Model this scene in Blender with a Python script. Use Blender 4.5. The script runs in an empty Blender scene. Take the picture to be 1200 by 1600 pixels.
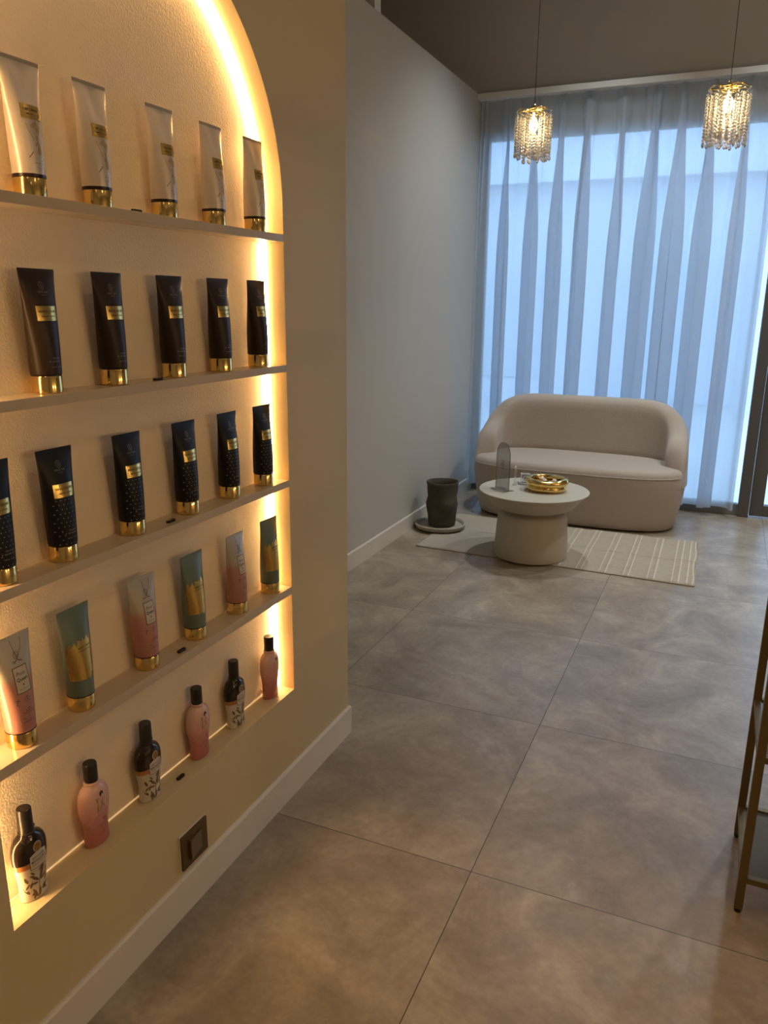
import bpy, bmesh, math, random
from math import sin, cos, pi, sqrt
from mathutils import Vector, Matrix

scene = bpy.context.scene
COL = scene.collection

# ------------------------------------------------------------------ camera
cam_data = bpy.data.cameras.new('camera')
cam = bpy.data.objects.new('camera', cam_data)
COL.objects.link(cam)
scene.camera = cam
cam_data.sensor_fit = 'HORIZONTAL'
cam_data.sensor_width = 36.0
cam_data.lens = 36.0 * 1213.26 / 1200.0
cam_data.clip_start = 0.05
cam_data.clip_end = 200
_r = Vector((0.91586839, 0.40139706, 0.00809285))
_u = Vector((-0.11115251, 0.23414417, 0.96582691))
_f = Vector((-0.38578519, 0.88546988, -0.25906154))
cam.matrix_world = Matrix(((_r.x, _u.x, -_f.x, 0), (_r.y, _u.y, -_f.y, 0), (_r.z, _u.z, -_f.z, 1.45), (0, 0, 0, 1)))

# ------------------------------------------------------------------ view, world, lights
scene.view_settings.view_transform = 'Standard'
scene.view_settings.look = 'None'
scene.view_settings.exposure = 0.0
scene.view_settings.gamma = 1.0
scene.view_settings.use_curve_mapping = False

LED_COL = (1.0, 0.60, 0.255)
LED_STRENGTH = 45.0
SKY_STRENGTH = 7.4
ADDED_DOWN_W = 27.0
ADDED_SCONCE_W = 21.0
ADDED_LOUNGE_W = 125.0
PENDANT_W = 1.0

world = bpy.data.worlds.new('overcast_sky')
scene.world = world
world.use_nodes = True
wn = world.node_tree
wn.nodes.clear()
wo = wn.nodes.new('ShaderNodeOutputWorld')
wb = wn.nodes.new('ShaderNodeBackground')
wt = wn.nodes.new('ShaderNodeTexCoord')
wsep = wn.nodes.new('ShaderNodeSeparateXYZ')
wr = wn.nodes.new('ShaderNodeValToRGB')
wr.color_ramp.elements[0].position = 0.0
wr.color_ramp.elements[0].color = (0.36, 0.50, 0.68, 1)
wr.color_ramp.elements[1].position = 0.7
wr.color_ramp.elements[1].color = (0.45, 0.69, 1.0, 1)
wn.links.new(wt.outputs['Generated'], wsep.inputs[0])
wn.links.new(wsep.outputs['Z'], wr.inputs[0])
wn.links.new(wr.outputs[0], wb.inputs[0])
wb.inputs[1].default_value = SKY_STRENGTH
wn.links.new(wb.outputs[0], wo.inputs[0])


def lamp(name, kind, loc, energy, color, rot=(0, 0, 0), **kw):
    d = bpy.data.lights.new(name, kind)
    d.energy = energy
    d.color = color
    for k, v in kw.items():
        setattr(d, k, v)
    o = bpy.data.objects.new(name, d)
    o.location = loc
    o.rotation_euler = rot
    COL.objects.link(o)
    return o


# ------------------------------------------------------------------ key dimensions (metres)
WX = -1.0786           # front of the niche wall
NB = WX - 0.066        # back of the niche
NYL, NYR = 0.8038, 1.8171
NZB = 0.3400
NYC = (NYL + NYR) / 2
NR = (NYR - NYL) / 2
NZC = 1.685
WALL_END = 2.1772
FX = -1.83             # far partition wall
WD = 5.9524            # window wall
WTOP = 2.884
CEIL = 3.62
SHELF_Z = [1.6186, 1.2911, 0.9773, 0.6642]
SHELF_T = [0.0186, 0.0186, 0.0195, 0.0225]

# ------------------------------------------------------------------ materials


def nt(m):
    m.use_nodes = True
    t = m.node_tree
    return t, t.nodes['Principled BSDF']


def mat(name, color, rough=0.5, metal=0.0, spec=0.5, trans=0.0, ior=1.45, alpha=1.0, coat=0.0,
        emis=None, estr=0.0, noise=0.0, nscale=20.0, bump=0.0, bscale=200.0, sheen=0.0, sss=0.0, detail=3.0):
    m = bpy.data.materials.new(name)
    t, b = nt(m)
    b.inputs['Base Color'].default_value = (*color, 1)
    b.inputs['Roughness'].default_value = rough
    b.inputs['Metallic'].default_value = metal
    b.inputs['Specular IOR Level'].default_value = spec
    b.inputs['Transmission Weight'].default_value = trans
    b.inputs['IOR'].default_value = ior
    b.inputs['Alpha'].default_value = alpha
    b.inputs['Coat Weight'].default_value = coat
    b.inputs['Sheen Weight'].default_value = sheen
    if sss:
        b.inputs['Subsurface Weight'].default_value = sss
        b.inputs['Subsurface Radius'].default_value = (0.02, 0.01, 0.008)
    if emis:
        b.inputs['Emission Color'].default_value = (*emis, 1)
        b.inputs['Emission Strength'].default_value = estr
    tc = t.nodes.new('ShaderNodeTexCoord')
    if noise:
        n = t.nodes.new('ShaderNodeTexNoise')
        n.inputs['Scale'].default_value = nscale
        n.inputs['Detail'].default_value = detail
        r = t.nodes.new('ShaderNodeMapRange')
        r.inputs['To Min'].default_value = 1 - noise
        r.inputs['To Max'].default_value = 1 + noise
        mx = t.nodes.new('ShaderNodeVectorMath')
        mx.operation = 'SCALE'
        mx.inputs[0].default_value = color
        t.links.new(tc.outputs['Object'], n.inputs['Vector'])
        t.links.new(n.outputs['Fac'], r.inputs['Value'])
        t.links.new(r.outputs[0], mx.inputs['Scale'])
        t.links.new(mx.outputs[0], b.inputs['Base Color'])
    if bump:
        n2 = t.nodes.new('ShaderNodeTexNoise')
        n2.inputs['Scale'].default_value = bscale
        n2.inputs['Detail'].default_value = 4
        bp = t.nodes.new('ShaderNodeBump')
        bp.inputs['Strength'].default_value = bump
        bp.inputs['Distance'].default_value = 0.004
        t.links.new(tc.outputs['Object'], n2.inputs['Vector'])
        t.links.new(n2.outputs['Fac'], bp.inputs['Height'])
        t.links.new(bp.outputs[0], b.inputs['Normal'])
    return m


M = {}
M['wall'] = mat('cream_wall_paint', (0.575, 0.475, 0.285), 0.55, spec=0.3, noise=0.03, nscale=3, bump=0.08, bscale=180)
M['plaster'] = mat('niche_plaster', (0.80, 0.68, 0.52), 0.6, spec=0.3, noise=0.05, nscale=9, bump=0.38, bscale=230)
M['far_wall'] = mat('far_wall_paint', (0.50, 0.48, 0.43), 0.6, spec=0.3, noise=0.02, nscale=3, bump=0.05)
M['dark_paint'] = mat('grey_ceiling_paint', (0.56, 0.565, 0.575), 0.8, spec=0.2, noise=0.04, nscale=2)
M['base_paint'] = mat('baseboard_gloss', (0.66, 0.61, 0.54), 0.35, noise=0.02, nscale=5)
M['shelf'] = mat('shelf_lacquer', (0.52, 0.43, 0.32), 0.18, spec=0.5, noise=0.02, nscale=5)
M['led'] = mat('led_diffuser', (0.9, 0.9, 0.85), 0.5, emis=LED_COL, estr=LED_STRENGTH)
M['led_dim'] = mat('led_slot_glow', (0.9, 0.9, 0.85), 0.5, emis=LED_COL, estr=LED_STRENGTH * 0.010)
M['gold'] = mat('polished_gold', (0.83, 0.60, 0.22), 0.12, metal=1.0, noise=0.03, nscale=30)
M['goldfoil'] = mat('gold_foil', (0.70, 0.49, 0.16), 0.24, metal=1.0, noise=0.1, nscale=120)
M['brass'] = mat('aged_brass', (0.17, 0.125, 0.055), 0.42, metal=0.6, noise=0.08, nscale=40)
M['black_plastic'] = mat('black_plastic', (0.010, 0.008, 0.007), 0.22, noise=0.1, nscale=60)
M['pearl'] = mat('pearl_white_tube', (0.62, 0.56, 0.50), 0.30, metal=0.25, noise=0.02, nscale=30)
M['pearl_seam_shade'] = mat('pearl_seam_shading', (0.36, 0.31, 0.25), 0.45, noise=0.03, nscale=60)  # shading of the flat crimp strip, put in as a darker colour
M['brown_tube'] = mat('dark_brown_tube', (0.026, 0.015, 0.009), 0.42, spec=0.28, noise=0.1, nscale=20)
M['black_tube'] = mat('black_tube', (0.009, 0.008, 0.009), 0.45, spec=0.28, noise=0.1, nscale=20)
M['dots'] = mat('silver_dots', (0.30, 0.31, 0.36), 0.4, metal=0.3, noise=0.2, nscale=300)
M['print_grey'] = mat('grey_print', (0.22, 0.19, 0.14), 0.45, metal=0.3, noise=0.1, nscale=300)
M['ink'] = mat('dark_ink', (0.035, 0.018, 0.008), 0.5, noise=0.1, nscale=300)
M['ink_soft'] = mat('brown_ink', (0.14, 0.075, 0.02), 0.5, noise=0.1, nscale=300)
M['teal'] = mat('teal_tube', (0.150, 0.195, 0.160), 0.30, metal=0.3, spec=0.4, noise=0.05, nscale=30)
M['cream_label'] = mat('cream_label', (0.55, 0.50, 0.42), 0.5, noise=0.05, nscale=80)
M['maroon_ring'] = mat('dark_ring', (0.018, 0.007, 0.007), 0.3, noise=0.1, nscale=60)
M['pinkcap'] = mat('black_bottle_cap', (0.014, 0.011, 0.010), 0.3, noise=0.1, nscale=60)
M['orange'] = mat('amber_band', (0.42, 0.17, 0.045), 0.4, noise=0.1, nscale=60)
M['amber'] = mat('amber_medallion', (0.33, 0.17, 0.035), 0.35, metal=0.4, noise=0.15, nscale=150)
M['leafprint'] = mat('brown_leaf_print', (0.13, 0.08, 0.04), 0.45, noise=0.1, nscale=100)
M['red'] = mat('raspberry_print', (0.42, 0.05, 0.06), 0.45, noise=0.1, nscale=100)
M['gold_print'] = mat('gold_print', (0.35, 0.22, 0.05), 0.35, metal=0.5, noise=0.1, nscale=100)
M['gold_stroke'] = mat('gold_brush_stroke', (0.46, 0.33, 0.12), 0.35, metal=0.25, noise=0.15, nscale=200)
M['skin_print'] = mat('pale_pink_print', (0.62, 0.40, 0.34), 0.45, noise=0.05, nscale=100)
M['boucle'] = mat('beige_boucle', (0.44, 0.378, 0.325), 0.95, spec=0.15, sheen=0.3, noise=0.10, nscale=160, bump=0.9, bscale=240)
M['microcement'] = mat('table_microcement', (0.46, 0.42, 0.34), 0.6, spec=0.3, noise=0.05, nscale=14, bump=0.1, bscale=60)
M['clay'] = mat('dark_clay', (0.088, 0.072, 0.054), 0.85, spec=0.2, noise=0.25, nscale=18, bump=0.5, bscale=60)
M['stone'] = mat('stone_tray', (0.36, 0.32, 0.25), 0.75, noise=0.12, nscale=25, bump=0.2, bscale=80)
M['rug'] = mat('rug_cotton', (0.41, 0.36, 0.29), 0.95, spec=0.1, noise=0.08, nscale=60, bump=0.6, bscale=350)
M['rug_line'] = mat('rug_raised_thread', (0.56, 0.50, 0.41), 0.95, spec=0.1, noise=0.06, nscale=80)
M['frame_grey'] = mat('grey_window_frame', (0.16, 0.165, 0.155), 0.4, noise=0.03, nscale=6)
M['frame_dark'] = mat('anthracite_frame', (0.095, 0.090, 0.084), 0.45, noise=0.05, nscale=6)
M['white_trim'] = mat('white_trim', (0.68, 0.68, 0.66), 0.45, noise=0.02, nscale=5)
M['chrome'] = mat('tray_chrome', (0.7, 0.7, 0.7), 0.15, metal=1.0, noise=0.02, nscale=20)
M['bulb'] = mat('lit_bulb', (1, 0.85, 0.6), 0.4, emis=(1.0, 0.72, 0.32), estr=40.0)
M['crystal'] = mat('crystal_beads', (0.90, 0.88, 0.84), 0.10, spec=0.8, trans=0.68, ior=1.35, noise=0.03, nscale=30)
M['clearglass'] = mat('clear_glass', (0.92, 0.95, 0.95), 0.03, trans=0.9, ior=1.3, noise=0.01, nscale=30)
M['smoked'] = mat('smoked_acrylic', (0.42, 0.40, 0.37), 0.08, spec=0.6, alpha=0.46, noise=0.02, nscale=30)
M['acrylic_edge'] = mat('acrylic_edge', (0.06, 0.055, 0.05), 0.2, noise=0.05, nscale=30)
M['shelfglass'] = mat('grey_shelf_glass', (0.12, 0.135, 0.125), 0.05, spec=0.7, alpha=0.55, noise=0.02, nscale=10)
M['facade'] = mat('street_facade', (0.52, 0.54, 0.58), 0.8, noise=0.12, nscale=0.8)
M['facade_dark'] = mat('facade_openings', (0.46, 0.49, 0.53), 0.6, noise=0.1, nscale=2)
M['pavement'] = mat('street_pavement', (0.42, 0.42, 0.42), 0.8, noise=0.15, nscale=3)
M['opal'] = mat('added_lamp_opal_glass', (0.9, 0.85, 0.75), 0.4, emis=(1.0, 0.68, 0.36), estr=8.0)
M['downlight'] = mat('added_downlight_lens', (1, 0.9, 0.75), 0.4, emis=(1.0, 0.80, 0.55), estr=6.0)
M['switch'] = mat('bronze_switch', (0.135, 0.085, 0.030), 0.36, metal=0.55, noise=0.05, nscale=60)
M['switch_rocker'] = mat('bronze_rocker', (0.20, 0.13, 0.05), 0.30, metal=0.55, noise=0.05, nscale=60)
M['cord'] = mat('black_cord', (0.03, 0.026, 0.022), 0.5, noise=0.1, nscale=60)
M['sweets'] = mat('bowl_contents', (0.60, 0.52, 0.46), 0.5, noise=0.2, nscale=40)

# textile-thin curtain: diffuse, translucent and see-through
m = bpy.data.materials.new('voile_curtain')
t, b = nt(m)
t.nodes.remove(b)
out = t.nodes['Material Output']
dif = t.nodes.new('ShaderNodeBsdfDiffuse')
dif.inputs[0].default_value = (0.62, 0.63, 0.65, 1)
tl = t.nodes.new('ShaderNodeBsdfTranslucent')
tl.inputs[0].default_value = (0.82, 0.87, 0.92, 1)
tp = t.nodes.new('ShaderNodeBsdfTransparent')
tp.inputs[0].default_value = (0.86, 0.93, 1.0, 1)
m1 = t.nodes.new('ShaderNodeMixShader')
m1.inputs[0].default_value = 0.66
m2 = t.nodes.new('ShaderNodeMixShader')
tc = t.nodes.new('ShaderNodeTexCoord')
nz = t.nodes.new('ShaderNodeTexNoise')
nz.inputs['Scale'].default_value = 300
mr = t.nodes.new('ShaderNodeMapRange')
mr.inputs['To Min'].default_value = 0.20
mr.inputs['To Max'].default_value = 0.32
t.links.new(tc.outputs['Object'], nz.inputs['Vector'])
t.links.new(nz.outputs['Fac'], mr.inputs['Value'])
t.links.new(mr.outputs[0], m2.inputs[0])
t.links.new(dif.outputs[0], m1.inputs[1])
t.links.new(tl.outputs[0], m1.inputs[2])
t.links.new(m1.outputs[0], m2.inputs[1])
t.links.new(tp.outputs[0], m2.inputs[2])
t.links.new(m2.outputs[0], out.inputs[0])
M['voile'] = m

# window glass: clear with a fresnel reflection
m = bpy.data.materials.new('window_glass')
t, b = nt(m)
t.nodes.remove(b)
out = t.nodes['Material Output']
tp = t.nodes.new('ShaderNodeBsdfTransparent')
tp.inputs[0].default_value = (0.93, 0.96, 0.97, 1)
gl = t.nodes.new('ShaderNodeBsdfGlossy')
gl.inputs['Roughness'].default_value = 0.02
fr = t.nodes.new('ShaderNodeFresnel')
fr.inputs[0].default_value = 1.5
mx = t.nodes.new('ShaderNodeMixShader')
t.links.new(fr.outputs[0], mx.inputs[0])
t.links.new(tp.outputs[0], mx.inputs[1])
t.links.new(gl.outputs[0], mx.inputs[2])
t.links.new(mx.outputs[0], out.inputs[0])
M['glass'] = m

# concrete-look porcelain tiles with thin joints on an 0.8126 m grid
m = bpy.data.materials.new('concrete_look_tiles')
t, b = nt(m)
L = t.links
tc = t.nodes.new('ShaderNodeTexCoord')
sep = t.nodes.new('ShaderNodeSeparateXYZ')
L.new(tc.outputs['Object'], sep.inputs[0])


def math_node(op, a, bv=None, clamp=False):
    n = t.nodes.new('ShaderNodeMath')
    n.operation = op
    n.use_clamp = clamp
    for i, v in enumerate((a, bv)):
        if v is None:
            continue
        if isinstance(v, (int, float)):
            n.inputs[i].default_value = v
        else:
            L.new(v, n.inputs[i])
    return n.outputs[0]


TS = 0.8126


def joint(axis, off):
    u = math_node('DIVIDE', math_node('SUBTRACT', sep.outputs[axis], off), TS)
    fr_ = math_node('FRACT', math_node('ADD', u, 0.5))
    dd = math_node('MULTIPLY', math_node('ABSOLUTE', math_node('SUBTRACT', fr_, 0.5)), TS)
    return math_node('LESS_THAN', dd, 0.0013), math_node('FLOOR', u)


jx, ix = joint('X', -0.4761)
jy, iy = joint('Y', 1.6895)
jj = math_node('MAXIMUM', jx, jy)
cmb = t.nodes.new('ShaderNodeCombineXYZ')
L.new(ix, cmb.inputs[0])
L.new(iy, cmb.inputs[1])
wn_ = t.nodes.new('ShaderNodeTexWhiteNoise')
L.new(cmb.outputs[0], wn_.inputs['Vector'])
sc_ = t.nodes.new('ShaderNodeVectorMath')
sc_.operation = 'SCALE'
sc_.inputs['Scale'].default_value = 37.0
L.new(wn_.outputs['Color'], sc_.inputs[0])
addv = t.nodes.new('ShaderNodeVectorMath')
addv.operation = 'ADD'
L.new(tc.outputs['Object'], addv.inputs[0])
L.new(sc_.outputs[0], addv.inputs[1])
n1 = t.nodes.new('ShaderNodeTexNoise')
n1.inputs['Scale'].default_value = 3.2
n1.inputs['Detail'].default_value = 8
n1.inputs['Roughness'].default_value = 0.62
n1.inputs['Distortion'].default_value = 1.1
n2 = t.nodes.new('ShaderNodeTexNoise')
n2.inputs['Scale'].default_value = 55
n2.inputs['Detail'].default_value = 5
n3 = t.nodes.new('ShaderNodeTexNoise')
n3.inputs['Scale'].default_value = 14
n3.inputs['Detail'].default_value = 6
n3.inputs['Roughness'].default_value = 0.7
for n in (n1, n2, n3):
    L.new(addv.outputs[0], n.inputs['Vector'])
cr = t.nodes.new('ShaderNodeValToRGB')
e = cr.color_ramp.elements
e[0].position = 0.30
e[0].color = (0.212, 0.170, 0.120, 1)
e[1].position = 0.72
e[1].color = (0.43, 0.37, 0.285, 1)
mid = e.new(0.5)
mid.color = (0.310, 0.252, 0.186, 1)
L.new(n1.outputs['Fac'], cr.inputs[0])
r2 = t.nodes.new('ShaderNodeMapRange')
r2.inputs['From Min'].default_value = 0.3
r2.inputs['From Max'].default_value = 0.7
r2.inputs['To Min'].default_value = 0.90
r2.inputs['To Max'].default_value = 1.08
L.new(n2.outputs['Fac'], r2.inputs['Value'])
r3 = t.nodes.new('ShaderNodeMapRange')
r3.inputs['From Min'].default_value = 0.3
r3.inputs['From Max'].default_value = 0.7
r3.inputs['To Min'].default_value = 0.90
r3.inputs['To Max'].default_value = 1.10
L.new(n3.outputs['Fac'], r3.inputs['Value'])
s1 = t.nodes.new('ShaderNodeVectorMath')
s1.operation = 'SCALE'
L.new(cr.outputs[0], s1.inputs[0])
L.new(math_node('MULTIPLY', r2.outputs[0], r3.outputs[0]), s1.inputs['Scale'])
mixj = t.nodes.new('ShaderNodeMix')
mixj.data_type = 'RGBA'
L.new(jj, mixj.inputs['Factor'])
L.new(s1.outputs[0], mixj.inputs[6])
mixj.inputs[7].default_value = (0.055, 0.042, 0.030, 1)
L.new(mixj.outputs[2], b.inputs['Base Color'])
b.inputs['Roughness'].default_value = 0.35
b.inputs['Specular IOR Level'].default_value = 0.55
bpn = t.nodes.new('ShaderNodeBump')
bpn.inputs['Strength'].default_value = 0.12
bpn.inputs['Distance'].default_value = 0.003
L.new(n2.outputs['Fac'], bpn.inputs['Height'])
L.new(bpn.outputs[0], b.inputs['Normal'])
M['tiles'] = m


def grad_mat(name, stops, rough=0.35, metal=0.0, blotch=0.0):
    """colour changing along the object's own height (a printed fade)"""
    m = bpy.data.materials.new(name)
    t, b = nt(m)
    tc = t.nodes.new('ShaderNodeTexCoord')
    sp = t.nodes.new('ShaderNodeSeparateXYZ')
    rp = t.nodes.new('ShaderNodeValToRGB')
    t.links.new(tc.outputs['Object'], sp.inputs[0])
    mul = t.nodes.new('ShaderNodeMath')
    mul.operation = 'MULTIPLY'
    mul.inputs[1].default_value = 4.0
    t.links.new(sp.outputs['Z'], mul.inputs[0])
    src = mul.outputs[0]
    if blotch:
        nn = t.nodes.new('ShaderNodeTexNoise')
        nn.inputs['Scale'].default_value = 45
        nn.inputs['Detail'].default_value = 4
        nn.inputs['Distortion'].default_value = 1.5
        t.links.new(tc.outputs['Object'], nn.inputs['Vector'])
        mm = t.nodes.new('ShaderNodeMath')
        mm.operation = 'MULTIPLY_ADD'
        mm.inputs[1].default_value = blotch
        t.links.new(nn.outputs['Fac'], mm.inputs[0])
        t.links.new(src, mm.inputs[2])
        ad = t.nodes.new('ShaderNodeMath')
        ad.operation = 'SUBTRACT'
        ad.inputs[1].default_value = blotch / 2
        t.links.new(mm.outputs[0], ad.inputs[0])
        src = ad.outputs[0]
    t.links.new(src, rp.inputs[0])
    els = rp.color_ramp.elements
    els[0].position = stops[0][0] * 4
    els[0].color = (*stops[0][1], 1)
    els[1].position = stops[-1][0] * 4
    els[1].color = (*stops[-1][1], 1)
    for p, c in stops[1:-1]:
        el = els.new(p * 4)
        el.color = (*c, 1)
    t.links.new(rp.outputs[0], b.inputs['Base Color'])
    b.inputs['Roughness'].default_value = rough
    b.inputs['Metallic'].default_value = metal
    return m


M['pinktube'] = grad_mat('pink_silver_tube', [(0.03, (0.44, 0.20, 0.17)), (0.125, (0.46, 0.24, 0.20)), (0.145, (0.46, 0.42, 0.36)), (0.21, (0.42, 0.40, 0.35))], 0.3, 0.15)
M['pinkbottle'] = grad_mat('pink_marbled_bottle', [(0.0, (0.42, 0.13, 0.115)), (0.05, (0.48, 0.19, 0.165)), (0.085, (0.62, 0.32, 0.28)), (0.15, (0.68, 0.46, 0.40))], 0.16, 0.0, blotch=0.22)
M['brownbottle'] = grad_mat('mocha_bottle', [(0.0, (0.56, 0.50, 0.40)), (0.0785, (0.56, 0.50, 0.40)), (0.0790, (0.40, 0.17, 0.05)), (0.0905, (0.40, 0.17, 0.05)), (0.0910, (0.016, 0.009, 0.006)), (0.2, (0.014, 0.008, 0.006))], 0.12)

# ------------------------------------------------------------------ helpers


def bm_obj(name, bm, mats, parent=None, smooth=False, loc=None, rot=None):
    me = bpy.data.meshes.new(name)
    bmesh.ops.recalc_face_normals(bm, faces=bm.faces)
    bm.to_mesh(me)
    bm.free()
    if not isinstance(mats, (list, tuple)):
        mats = [mats]
    for mm in mats:
        me.materials.append(mm)
    if smooth:
        for p in me.polygons:
            p.use_smooth = True
    o = bpy.data.objects.new(name, me)
    COL.objects.link(o)
    if parent:
        o.parent = parent
    if loc is not None:
        o.location = loc
    if rot is not None:
        o.rotation_euler = rot
    return o


def auto_smooth(o, ang=35):
    me = o.data
    for p in me.polygons:
        p.use_smooth = True
    bm = bmesh.new()
    bm.from_mesh(me)
    lim = math.radians(ang)
    for e_ in bm.edges:
        if len(e_.link_faces) == 2:
            e_.smooth = e_.calc_face_angle(0) < lim
        else:
            e_.smooth = False
    bm.to_mesh(me)
    bm.free()
    return o


def box(bm, x0, x1, y0, y1, z0, z1, bev=0.0, mi=0):
    vs = [bm.verts.new((x, y, z)) for x in (x0, x1) for y in (y0, y1) for z in (z0, z1)]
    idx = [(0, 1, 3, 2), (4, 6, 7, 5), (0, 4, 5, 1), (2, 3, 7, 6), (0, 2, 6, 4), (1, 5, 7, 3)]
    fs = []
    for f in idx:
        fc = bm.faces.new([vs[i] for i in f])
        fc.material_index = mi
        fs.append(fc)
    if bev > 0:
        es = list({e_ for f in fs for e_ in f.edges})
        r = bmesh.ops.bevel(bm, geom=es, offset=bev, segments=2, profile=0.7, affect='EDGES')
        for f in r['faces']:
            f.material_index = mi
    return vs


def lathe(bm, prof, seg=32, cx=0, cy=0, mi=0, cap0=True, cap1=True, sx=1, sy=1, wob=None):
    rings = []
    for (r, z) in prof:
        ring = []
        for i in range(seg):
            a = 2 * pi * i / seg
            rr = r * (wob(a, z) if wob else 1)
            ring.append(bm.verts.new((cx + rr * cos(a) * sx, cy + rr * sin(a) * sy, z)))
        rings.append(ring)
    for k in range(len(rings) - 1):
        for i in range(seg):
            j = (i + 1) % seg
            f = bm.faces.new((rings[k][i], rings[k][j], rings[k + 1][j], rings[k + 1][i]))
            f.material_index = mi
    if cap0:
        bm.faces.new(list(reversed(rings[0]))).material_index = mi
    if cap1:
        bm.faces.new(rings[-1]).material_index = mi
    return rings


def tube(bm, pts, r, seg=8, closed=False, mi=0):
    rings = []
    n = len(pts)
    for k, p in enumerate(pts):
        p = Vector(p)
        a = Vector(pts[(k - 1) % n] if (closed or k > 0) else pts[k])
        c = Vector(pts[(k + 1) % n] if (closed or k < n - 1) else pts[k])
        d = (c - a).normalized()
        up = Vector((0, 0, 1)) if abs(d.z) < 0.95 else Vector((1, 0, 0))
        s = d.cross(up).normalized()
        u = s.cross(d)
        rr = r(k / (n - 1)) if callable(r) else r
        rings.append([bm.verts.new(p + s * cos(2 * pi * i / seg) * rr + u * sin(2 * pi * i / seg) * rr) for i in range(seg)])
    m_ = n if closed else n - 1
    for k in range(m_):
        A, B = rings[k], rings[(k + 1) % n]
        for i in range(seg):
            j = (i + 1) % seg
            bm.faces.new((A[i], A[j], B[j], B[i])).material_index = mi
    if not closed:
        bm.faces.new(list(reversed(rings[0]))).material_index = mi
        bm.faces.new(rings[-1]).material_index = mi


def thing(name, label, cat, loc=(0, 0, 0), rz=0.0, group=None):
    o = bpy.data.objects.new(name, None)
    o.empty_display_size = 0.05
    COL.objects.link(o)
    o.location = loc
    o.rotation_euler = (0, 0, rz)
    tag(o, label, cat, group)
    return o


def tag(o, label, cat, group=None):
    o['label'] = label
    o['category'] = cat
    if group:
        o['group'] = group
    return o


def struct(name, bm, mats, smooth=False):
    o = bm_obj(name, bm, mats, smooth=smooth)
    o['kind'] = 'structure'
    return o


def children_of(o):
    return [c for c in COL.objects if c.parent == o]


def dup(root, loc, rz=0.0, label=None):
    r = root.copy()
    COL.objects.link(r)
    r.location = loc
    r.rotation_euler = (0, 0, rz)
    if label:
        r['label'] = label
    for ch in children_of(root):
        c = ch.copy()
        COL.objects.link(c)
        c.parent = r
        for g in children_of(ch):
            gg = g.copy()
            COL.objects.link(gg)
            gg.parent = c
    return r


# ------------------------------------------------------------------ structure
# floor
bm = bmesh.new()
vs = [bm.verts.new(p) for p in ((-5, -2.2, 0), (3.4, -2.2, 0), (3.4, WD + 0.12, 0), (-5, WD + 0.12, 0))]
bm.faces.new(vs)
vs2 = [bm.verts.new(p) for p in ((-5, -2.2, -0.05), (3.4, -2.2, -0.05), (3.4, WD + 0.12, -0.05), (-5, WD + 0.12, -0.05))]
bm.faces.new(list(reversed(vs2)))
for i in range(4):
    bm.faces.new((vs[i], vs2[i], vs2[(i + 1) % 4], vs[(i + 1) % 4]))
struct('floor', bm, M['tiles'])

# niche wall with the arched recess cut out of it
bm = bmesh.new()
ARC = 64
contour = [(NYL, NZB), (NYL, NZC)]
for i in range(1, ARC):
    a = pi - pi * i / ARC
    contour.append((NYC + NR * cos(a), NZC + NR * sin(a)))
contour += [(NYR, NZC), (NYR, NZB)]
Y0 = -2.2


def quad(pts, mi=0):
    f = bm.faces.new([bm.verts.new(p) for p in pts])
    f.material_index = mi


quad([(WX, Y0, 0), (WX, WALL_END, 0), (WX, WALL_END, NZB), (WX, Y0, NZB)])
quad([(WX, Y0, NZB), (WX, NYL, NZB), (WX, NYL, CEIL), (WX, Y0, CEIL)])
quad([(WX, NYR, NZB), (WX, WALL_END, NZB), (WX, WALL_END, CEIL), (WX, NYR, CEIL)])
arc = contour[1:-1]
for (ya, za), (yb, zb) in zip(arc[:-1], arc[1:]):
    quad([(WX, ya, za), (WX, yb, zb), (WX, yb, CEIL), (WX, ya, CEIL)])
quad([(WX, WALL_END, 0), (-5.0, WALL_END, 0), (-5.0, WALL_END, CEIL), (WX, WALL_END, CEIL)])
for (ya, za), (yb, zb) in zip(contour, contour[1:] + contour[:1]):
    quad([(WX, ya, za), (WX, yb, zb), (NB, yb, zb), (NB, ya, za)])
f = bm.faces.new([bm.verts.new((NB, y, z)) for y, z in contour])
f.material_index = 1
bmesh.ops.remove_doubles(bm, verts=bm.verts, dist=1e-5)
wl = struct('wall_left', bm, [M['wall'], M['plaster']])

# far partition wall, its post and its end
bm = bmesh.new()
box(bm, FX - 0.1, FX, WALL_END - 0.05, WD + 0.1, 0, WTOP)
struct('wall_partition', bm, M['far_wall'])
bm = bmesh.new()
box(bm, FX - 0.09, FX - 0.001, 4.032, 4.108, WTOP, CEIL)
struct('trim_1', bm, M['white_trim'])
# hidden side room behind the partition, right wall, back wall
bm = bmesh.new()
box(bm, -5.0, -4.9, WALL_END, WD + 0.1, 0, CEIL)
struct('wall_far_left', bm, M['dark_paint'])
bm = bmesh.new()
box(bm, 3.3, 3.4, -2.2, WD + 0.1, 0, CEIL)
struct('wall_right', bm, M['far_wall'])
bm = bmesh.new()
box(bm, WX, 3.3, -2.3, -2.2, 0, CEIL)
struct('wall_back', bm, M['far_wall'])
# ceiling
bm = bmesh.new()
box(bm, -5, 3.4, -2.3, WD + 0.1, CEIL, CEIL + 0.1)
struct('ceiling', bm, M['dark_paint'])
# window wall: bulkhead above, header behind the curtain
bm = bmesh.new()
box(bm, -5, 3.4, WD + 0.0, WD + 0.22, WTOP, CEIL)
box(bm, -5, FX, WD + 0.0, WD + 0.22, 0, WTOP)
box(bm, 1.35, 3.4, WD + 0.0, WD + 0.22, 0, WTOP)
struct('wall_window', bm, M['dark_paint'])
bm = bmesh.new()
box(bm, FX, 1.35, WD + 0.03, WD + 0.20, 2.64, WTOP)
struct('trim_2', bm, M['white_trim'])
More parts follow.
